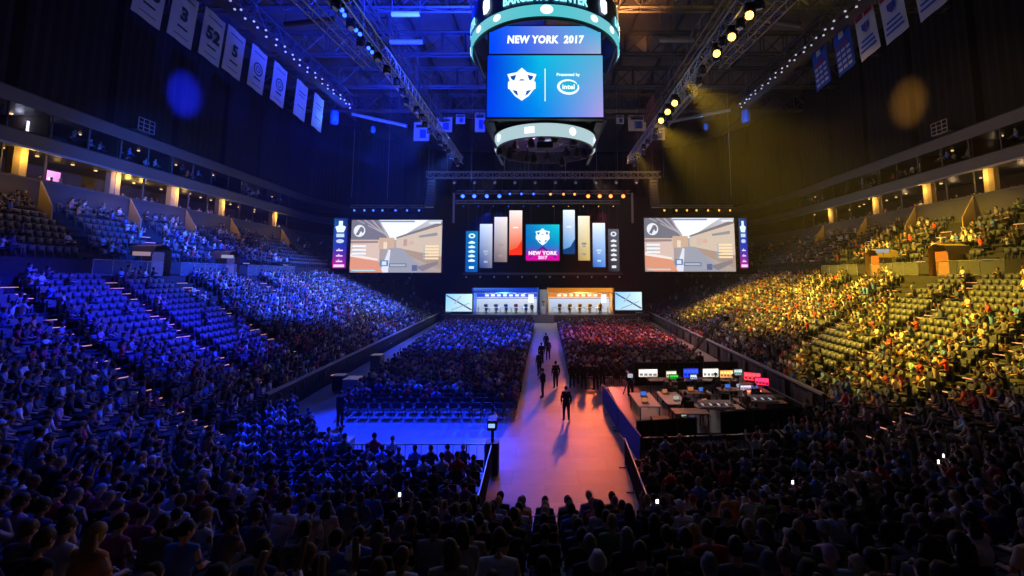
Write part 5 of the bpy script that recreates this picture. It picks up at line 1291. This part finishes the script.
# ---------------------------------------------------------------- front of house desk area
struct('technical_riser', MB().box(8.3, 25.4, 0, 8.6, 8.4, .3), M['stagefloor'])
def skirt(a, b, z0, z1, label):
    n = max(4, int(math.hypot(b[0] - a[0], b[1] - a[1]) / .12)); vs = []; dx, dy = (b[0] - a[0]) / n, (b[1] - a[1]) / n; L = math.hypot(dx, dy)
    for i in range(n + 1):
        o = .03 * (i % 2)
        for z in (z0, z1): vs.append((a[0] + dx * i - dy / L * o, a[1] + dy * i + dx / L * o, z))
    t = tag(MB().add(vs, [(i * 2, i * 2 + 2, i * 2 + 3, i * 2 + 1) for i in range(n)]).build('skirt_drape', M['blackcloth']), label, 'drape')
    MB().tube([(*a, z1), (*b, z1)], .035, 5).build('top_pipe', M['steel'], t)
    for k in range(4): q = (a[0] + (b[0] - a[0]) * k / 3, a[1] + (b[1] - a[1]) * k / 3); MB().tube([(*q, 0), (*q, z1)], .025, 5).build('upright', M['steel'], t)
skirt((7.9, 21.0), (12.6, 22.0), 0, 1.25, 'black drape skirt on the near right side of the technical desks')
skirt((3.9, 19.9), (6.6, 20.4), 0, 1.2, 'black drape skirt on the near left side of the technical desks')
skirt((12.6, 22.0), (12.7, 29.3), 0, 1.1, 'black drape skirt on the right end of the technical desks')
skirt((6.0, 31.2), (13.2, 31.6), 0, 1.5, 'long black drape behind the technical desks')
DESKS = [(5.1, 23.9, 1.1, 2.6, 'table', 'pale long table nearest the blue barrier'), (6.6, 24.2, 1.1, 2.4, 'table', 'second pale table beside the nearest one'), (7.6, 28.4, 2.6, .9, 'wood', 'back desk with the wide white screen'), (10.2, 28.4, 2.4, .9, 'wood', 'back desk with the bright orange-white screens'), (11.8, 26.4, 1.0, 2.4, 'wood', 'right end desk under the red screens'),
         (8.4, 22.6, 2.2, .9, 'wood', 'front desk behind the black skirt'), (10.9, 23.6, 2.4, .9, 'wood', 'front right desk with the mixing console'), (6.8, 21.9, 1.6, .9, 'wood', 'wooden desk at the front left')]
def desk(x, y, sx, sy, mt, lab):
    e = empty('desk', (x, y, .3 if x > 4 and y > 21.3 else 0), lab, 'desk'); MB().box(0, 0, .72, sx, sy, .04, bev=.04).build('table_top', M[mt], e)
    for a in (-1, 1):
        for b in (-1, 1): MB().tube([(a * (sx / 2 - .08), b * (sy / 2 - .08), 0), (a * (sx / 2 - .08), b * (sy / 2 - .08), .72)], .025, 5).build('leg', M['steel'], e)
for d_ in DESKS: desk(*d_)
def mon(x, y, z, w_, h, col, lab, rz=PI, m='screenhi'):
    e = empty('monitor', (x, y, z), lab, 'monitor', rz=0)
    e.rotation_euler = (0, 0, rz)
    MB().box(0, .05, .08, w_ + .06, .06, h + .06).build('casing', M['black'], e); MB().box(0, .06, 0, .3, .22, .02).box(0, .06, 0, .06, .04, .12).build('stand', M['black'], e)
    cv = Canvas(w_, h); cv.grad(0, 0, 1, 1, col, tuple(c * .7 for c in col), tuple(c * 1.1 for c in col), tuple(c * .8 for c in col), 2)
    for k in range(4):
        cv.rect(.05 + k * .24, .15, .22 + k * .24, .45, tuple(c * .45 for c in col)); cv.rect(.05 + k * .24, .55, .22 + k * .24, .85, tuple(min(1, c * 1.3) for c in col))
    cv.build('picture', M[m], e, (0, 0, .11))
MN = [(6.35, 28.5, 1.15, .45, (.75, .72, .68), 'wide white monitor at the back left'), (7.75, 28.4, .62, .36, (.6, .6, .5), 'small pale monitor, second along the back desk'), (7.8, 28.0, .5, .22, (.15, .7, .2), 'small green-lit monitor in front of the back desk'), (8.95, 28.4, .9, .5, (.12, .2, .9), 'blue monitor along the back desk'), (9.0, 27.9, .5, .25, (.7, .75, .85), 'white low monitor below the blue one'),
      (10.2, 28.5, .95, .48, (.8, .8, .75), 'wide white monitor along the back desk'), (11.1, 28.3, .8, .42, (.8, .55, .3), 'orange-lit monitor along the back desk'), (12.1, 29.0, .5, .34, (.6, .7, .7), 'small pale monitor beside the red ones'), (12.3, 27.5, .9, .45, (.9, .2, .25), 'red monitor at the right end'), (12.35, 26.4, .7, .4, (.85, .15, .3), 'pinkish red monitor, last at the right end'),
      (11.2, 25.9, .6, .22, (.75, .7, .85), 'white strip monitor above the console'), (11.2, 24.9, .8, .2, (.8, .4, .3), 'small orange console display')]
for x, y, w_, h, col, lab in MN: mon(x, y, 1.06 if y > 27 or x > 12 else .95, w_, h, col, lab, 0 if x < 12.2 else -.5, 'screenhi' if w_ > .6 else 'screen')
def console(x, y, lab, rz=0):
    e = empty('mixing_console', (x, y, 1.06), lab, 'console', rz=rz); MB().add([(-.8, -.35, 0), (.8, -.35, 0), (.8, .35, 0), (-.8, .35, 0), (-.8, -.35, .06), (.8, -.35, .06), (.8, .35, .22), (-.8, .35, .22)], [(0, 3, 2, 1), (4, 5, 6, 7), (0, 1, 5, 4), (1, 2, 6, 5), (2, 3, 7, 6), (3, 0, 4, 7)]).build('body', M['casegrey'], e)
    for k in range(12): MB().box(-.7 + k * .127, -.12, .12, .04, .3, .03).build('fader_strip', M['lampwhite'] if k % 3 == 0 else M['black'], e)
console(10.9, 23.6, 'grey mixing console on the front right desk'); console(8.3, 22.6, 'grey mixing console on the front desk')
desk(10.6, 26.0, 1.8, .8, 'wood', 'middle desk with the warm lit papers'); desk(8.2, 25.4, 1.6, .8, 'wood', 'middle desk behind the front crew')
for x, y, sx, h, lab in ((5.2, 21.0, .8, .95, 'black equipment rack at the left front corner'), (7.2, 26.6, .7, 1.0, 'black equipment rack behind the pale tables'), (12.0, 24.2, .7, .8, 'black equipment rack at the right front')):
    e = empty('equipment_rack', (x, y, .3 if y > 21.3 else 0), lab, 'rack'); MB().box(0, 0, .06, sx, .7, h, bev=.03).build('case', M['black'], e)
    for k in range(4): MB().box(0, -.36, .15 + k * .2, sx - .12, .03, .13).build('front_panel', M['casegrey'] if k % 2 else M['steel'], e)
    for a in (-1, 1): MB().box(a * sx * .35, -.25, 0, .06, .06, .06, bev=.01).box(a * sx * .35, .25, 0, .06, .06, .06, bev=.01).build('caster', M['black'], e)
CREW = [(6.9, 25.6, .4, 0, 'black', 'crew member in black seated between the pale tables'), (7.9, 27.0, 0, 1, 'black', 'crew member in black at the back left monitor'), (8.9, 26.9, 0, 0, 'charcoal', 'crew member in charcoal before the blue monitor'), (10.1, 27.2, 0, 1, 'black', 'crew member in black before the wide white monitor'), (11.0, 27.0, -.3, 6, 'grey', 'crew member in grey before the orange-lit monitor'),
        (7.0, 22.9, .2, 1, 'black', 'crew member in black bending at the front left desk'), (9.3, 24.3, 0, 2, 'charcoal', 'crew member in charcoal in the middle of the desks'), (11.2, 24.6, 0, 1, 'navy', 'crew member in navy behind the front right console'), (10.0, 23.2, PI, 0, 'grey', 'crew member in grey facing the camera at the front'), (8.1, 23.6, -.4, 3, 'black', 'crew member in black at the front console')]
def stool(x, y, z, rz, lab):
    e = empty('office_chair', (x, y, z), lab, 'chair', rz=rz); MB().box(0, 0, .42, .46, .46, .07, bev=.1).build('seat', M['black'], e); MB().box(0, -.25, .55, .42, .06, .45, bev=.02).build('backrest', M['black'], e); MB().tube([(0, 0, .05), (0, 0, .42)], .03, 6).build('gas_lift', M['steel'], e)
    for k in range(5): MB().tube([(0, 0, .08), (.27 * math.cos(k * 1.257), .27 * math.sin(k * 1.257), .04)], .022, 5).build('foot', M['black'], e)
for x, y, rz, ps, col, lab in CREW:
    c_ = [s for s in SHIRTS if s[1] == col][0][0]; stool(x, y, .3, rz, 'black office chair under the ' + lab); person((x, y + 0, .3), rz, ps, c_, HAIRS[1][0], R.choice(['hair_short', 'cap']), R.choice(SKINS), lab, None, capc=(.02, .02, .02))
# camera jib and tripod camera
e = empty('camera_crane', (9.6, 32.6, 0), 'long camera crane arm rising behind the technical desks', 'crane')
MB().tube([(-.5, -.4, 0), (0, 0, 1.1)], .035).tube([(.5, -.4, 0), (0, 0, 1.1)], .035).tube([(0, .6, 0), (0, 0, 1.1)], .035).build('tripod', M['steel'], e)
MB().tube([(-.9, -1.2, .7), (4.4, 3.0, 4.2)], .07, 6).tube([(-.8, -1.1, .95), (4.4, 3.0, 4.45)], .04, 6).build('arm', M['steel'], e)
MB().box(-1.0, -1.25, .55, .5, .4, .5, bev=.05).build('counterweight', M['black'], e); MB().box(4.5, 3.1, 3.85, .35, .6, .35, bev=.05).build('camera_head', M['black'], e)
def tripodcam(x, y, lab, z=0):
    e = empty('video_camera', (x, y, z), lab, 'camera')
    for k in range(3): a = k * 2.094 + .5; MB().tube([(0, 0, 1.35), (.5 * math.cos(a), .5 * math.sin(a), 0)], .03, 5).build('leg', M['steel'], e)
    MB().box(0, 0, 1.38, .22, .6, .28, bev=.04).build('camera_body', M['black'], e); MB().box(0, -.42, 1.42, .28, .12, .2).build('viewfinder', M['lampwhite'], e); MB().tube([(0, .3, 1.52), (0, .7, 1.52)], [.08, .11], 10).build('lens', M['black'], e); MB().tube([(0, -.2, 1.4), (.25, -.65, 1.2)], .02, 5).build('pan_handle', M['steel'], e)
tripodcam(5.0, 27.6, 'broadcast camera on a tripod beside the pale tables')
e = empty('camera_tower', (-2.0, 17.9, 0), 'dark camera post with a lit viewfinder at the corner of the near left block', 'camera')
MB().box(0, 0, 0, .5, .5, 1.1, bev=.05).build('pedestal', M['black'], e); MB().tube([(0, 0, 1.1), (0, 0, 1.6)], .06).build('column', M['steel'], e); MB().box(0, 0, 1.6, .35, .7, .35, bev=.05).build('camera_body', M['black'], e); MB().box(0, -.38, 1.72, .24, .05, .13).build('viewfinder', mat('viewfinder_blue', (.2, .4, 1), .4, emit=1.2, ecol=(.3, .5, 1), noise=.05), e); MB().tube([(0, .35, 1.78), (0, .8, 1.78)], [.09, .13], 10).build('lens', M['black'], e)
# blue covered barrier and fences
def fence(a, b, h, label, cover=None, step=.14, z=0, slack=0):
    e = empty('crowd_barrier', (0, 0, 0), label, 'barrier'); L = math.hypot(b[0] - a[0], b[1] - a[1]); n = int(L / step); bars = MB()
    for i in range(n + 1): x, y = a[0] + (b[0] - a[0]) * i / n, a[1] + (b[1] - a[1]) * i / n; bars.tube([(x, y, z + .12), (x, y, z + h)], .011, 4, False)
    bars.build('bars', M['steel'], e); MB().tube([(*a, z + h), (*b, z + h)], .025, 6).tube([(*a, z + .12), (*b, z + .12)], .02, 6).build('rail', M['alu'], e)
    for k in range(int(L / 2) + 2):
        t = min(1, k * 2 / L); x, y = a[0] + (b[0] - a[0]) * t, a[1] + (b[1] - a[1]) * t; MB().tube([(x, y, z), (x, y, z + h)], .028, 6).build('post', M['steel'], e)
        MB().tube([(x - .25 * (b[1] - a[1]) / L, y + .25 * (b[0] - a[0]) / L, z + .02), (x + .25 * (b[1] - a[1]) / L, y - .25 * (b[0] - a[0]) / L, z + .02)], .02, 5).build('foot', M['steel'], e)
    if cover:
        m = MB(); nx, ny = -(b[1] - a[1]) / L * .04, (b[0] - a[0]) / L * .04
        for s_ in (1, -1): m.quad((a[0] + nx * s_, a[1] + ny * s_, z + .08), (b[0] + nx * s_, b[1] + ny * s_, z + .08), (b[0] + nx * s_, b[1] + ny * s_, z + h + .03), (a[0] + nx * s_, a[1] + ny * s_, z + h + .03))
        m.quad((a[0] + nx, a[1] + ny, z + h + .03), (b[0] + nx, b[1] + ny, z + h + .03), (b[0] - nx, b[1] - ny, z + h + .03), (a[0] - nx, a[1] - ny, z + h + .03)); m.build('cover', M[cover], e)
fence((3.35, 26.8), (3.5, 22.4), 1.1, 'blue-covered barrier along the orange-lit aisle', 'bluecover'); fence((3.5, 22.2), (3.75, 18.4), 1.1, 'second blue-covered barrier nearer the camera', 'bluecover')
fence((3.1, 18.2), (2.9, 12.9), 1.1, 'metal fence along the left side of the near right block'); fence((-2.0, 17.5), (-1.9, 12.9), 1.1, 'metal fence along the right side of the near left block')
fence((-1.8, 12.85), (2.8, 12.85), .95, 'metal fence across the end of the lit aisle in front of the nearest rows')
fence((-9.0, 18.0), (-2.3, 18.0), .95, 'metal fence in front of the near left block', step=.3); fence((3.9, 18.7), (9.3, 19.2), .95, 'metal fence in front of the near right block', step=.3)
for x, y, sx, sy, h, lab in ((-11.4, 27.6, .9, 1.0, 1.3, 'grey flight case standing by the left floor barrier'), (-12.9, 35.5, .8, .9, 1.3, 'grey case further along the left floor barrier'), (10.3, 19.6, 1.4, .9, .8, 'low grey case in front of the near right block'), (-8.2, 18.9, .8, .8, .8, 'white-topped case at the corner of the near left block'), (3.0, 24.4, .7, .5, .5, 'small pale box on the floor beside the blue barrier') if 0 else (-13.2, 29.8, .7, .7, 1.0, 'dark case against the left floor barrier')):
    e = empty('flight_case', (x, y, 0), lab, 'case'); MB().box(0, 0, .1, sx, sy, h - .1, bev=.04).build('case_body', M['casegrey'] if 'dark' not in lab else M['black'], e); MB().box(0, 0, h - .02, sx + .03, sy + .03, .04, bev=.05).build('lid', M['alu'], e)
    for a in (-1, 1):
        for b in (-1, 1): MB().lathe(a * (sx / 2 - .1), b * (sy / 2 - .1), 0, [(.05, 0), (.05, .1)], 8).build('caster', M['black'], e)
# speaker stacks beside the stage
for sg in (-1, 1):
    x = px2(447 if sg < 0 else 640, 310, 71)[0]; e = empty('speaker_stack', (x - sg * 0, 71.2, 0), 'black speaker stack at the %s front of the stage' % ('left' if sg < 0 else 'right'), 'speaker')
    for k in range(2): MB().box(0, 0, k * .8, 1.2, .9, .78, bev=.05).build('cabinet', M['black'], e); MB().box(0, -.46, k * .8 + .05, 1.08, .02, .68).build('grille', M['steel'], e)
# standing people
SP = [(565.5, 415, 0, 0, 'staff member in a dark suit standing alone in the middle of the lit aisle', .0), (555.5, 384, 1, 0, 'staff member in black walking up the lit aisle', .2), (543, 393, 2, 1.3, 'person in black standing at the right edge of the left floor block', 1.5), (541.5, 361, 0, .2, 'person in dark clothes further up the aisle, left of a pair', 0), (548, 357, 1, PI, 'person in dark clothes further up the aisle, right of a pair', PI),
      (571.5, 384, 0, 0, 'person in black standing behind the right floor block, nearest the aisle', .1), (582.5, 385.5, 2, 0, 'person in black standing behind the right floor block, second from the aisle', -.2), (594.5, 386, 0, 0, 'person in charcoal standing behind the right floor block, third from the aisle', .3), (575, 381, 1, 0, 'person in dark blue standing close behind the right floor block', -.3), (347.5, 421, 2, -.5, 'guard in black standing at the back corner of the left floor block', -.3),
      (546, 349, 0, 0, 'distant person in black in the upper aisle', 0), (539.5, 372, 1, 0, 'person in black beside the last chairs of the left floor block', .4), (628, 396, 2, .5, 'camera operator in black beside the tripod camera', .1), (601, 383, 0, .2, 'person in black standing behind the right floor block, fourth from the aisle', .2)]
for i, (a, b, ps, _, lab, rz) in enumerate(SP):
    y = CAMH * FPX / (b - 275); x = (a - 545) / FPX * y
    person((x, y, 0), rz, ps, (.015, .015, .02) if 'blue' not in lab else (.02, .04, .12), (.02, .015, .01), 'hair_short', SKINS[i % 5], lab, None, trousers=(.015, .015, .02), standp=True)
# phones and lit screens held up in the dark stands
PH = [(665, 510), (401, 486), (971, 421), (969, 465), (806, 488), (30, 359), (62, 358), (126, 389), (180, 403), (67, 392), (528, 480), (915, 400)]
pp = [o for o in C.objects if o.name.startswith('person') and o.get('group') == 'spectators nearest the camera']; usedp = set()
for i, (a, b) in enumerate(PH):
    best = None
    for o in pp:
        if o.name in usedp: continue
        px_, py_, d = proj(o.location.x, o.location.y, o.location.z + 1.05); q = math.hypot(px_ - a, py_ - b)
        if best is None or q < best[0]: best = (q, o)
    o = best[1]
    if best[0] > 45: continue
    usedp.add(o.name); o.data = POSE[4]['body']
    for c in o.children:
        k = c.name.split('.')[0]
        if k == 'cap' or k == 'hair': c.data = POSE[4]['cap' if k == 'cap' else 'hair_short']
        elif k in ('shirt', 'trousers', 'shoes'): c.data = POSE[4][k]
    lb = o['label'].split(', '); lb[3] = 'holding phone up'; lb[2] = lb[2].replace('long', 'short')
    o['label'] = ', '.join(lb)
    r = o.rotation_euler.z; s_ = o.scale.x; fx, fy = -math.sin(r), math.cos(r)
    e = empty('phone', (o.location.x + fx * .42 * s_, o.location.y + fy * .42 * s_, o.location.z + .99 * s_), 'glowing phone held up by the %s person, %s' % (lb[1], ', '.join(lb[4:])), 'phone', rz=r)
    MB().box(0, .01, 0, .075, .009, .15, bev=.002).build('phone_body', M['black'], e); MB().quad((-.034, .003, .006), (.034, .003, .006), (.034, .003, .144), (-.034, .003, .144)).build('phone_screen', M['phone'], e)

# laptops, cases and bottles lying about the technical desks
LT = [(5.0, 23.2, 1.06), (5.2, 24.4, 1.06), (6.5, 24.9, 1.06), (6.7, 23.6, 1.06), (8.0, 25.4, 1.06), (8.6, 25.3, 1.06), (10.3, 26.0, 1.06), (11.0, 26.1, 1.06), (7.9, 22.8, 1.12), (6.6, 21.9, .76), (11.8, 25.9, 1.06)]
for i, (x, y, z) in enumerate(LT):
    e = empty('laptop', (x, y, z), 'small open laptop on the technical desks, %s of them counted from the blue barrier' % ORD[sorted(range(len(LT)), key=lambda k: LT[k][0]).index(i)], 'laptop', rz=R.uniform(-.5, .5))
    MB().box(0, 0, 0, .34, .24, .018, bev=.02).build('keyboard_base', M['steel'], e); MB().add([(-.17, .11, .018), (.17, .11, .018), (.17, .17, .23), (-.17, .17, .23), (-.17, .125, .018), (.17, .125, .018), (.17, .185, .23), (-.17, .185, .23)], [(0, 1, 2, 3), (7, 6, 5, 4), (0, 4, 5, 1), (2, 6, 7, 3), (1, 5, 6, 2), (0, 3, 7, 4)]).build('lid', M['black'], e)
    cv = Canvas(.31, .19); cv.grad(0, 0, 1, 1, *[tuple(R.choice([(.5, .55, .6), (.6, .35, .2), (.2, .35, .7), (.55, .55, .5)]))] * 4, 2); o = cv.build('laptop_screen', M['screen'], e, (0, .118, .03)); o.rotation_euler = (-.27, 0, 0)
point('desk_lamp_warm', (7.0, 23.8, 3.2), (1, .5, .3), 60, .2); point('desk_lamp_warm', (10.4, 25.4, 3.0), (1, .6, .4), 45, .2)
# thin haze hanging in the hall
hz = MB().box(0, 46, .01, 76, 70, 34); hm = bpy.data.materials.new('show_haze'); hm.use_nodes = True; nt = hm.node_tree; nt.nodes.clear()
oo = nt.nodes.new('ShaderNodeOutputMaterial'); vs_ = nt.nodes.new('ShaderNodeVolumeScatter'); vs_.inputs['Density'].default_value = .0008; vs_.inputs['Anisotropy'].default_value = .35
nt.links.new(vs_.outputs[0], oo.inputs['Volume'])
tag(hz.build('haze', hm), 'thin show haze filling the hall', 'haze', kind='stuff')
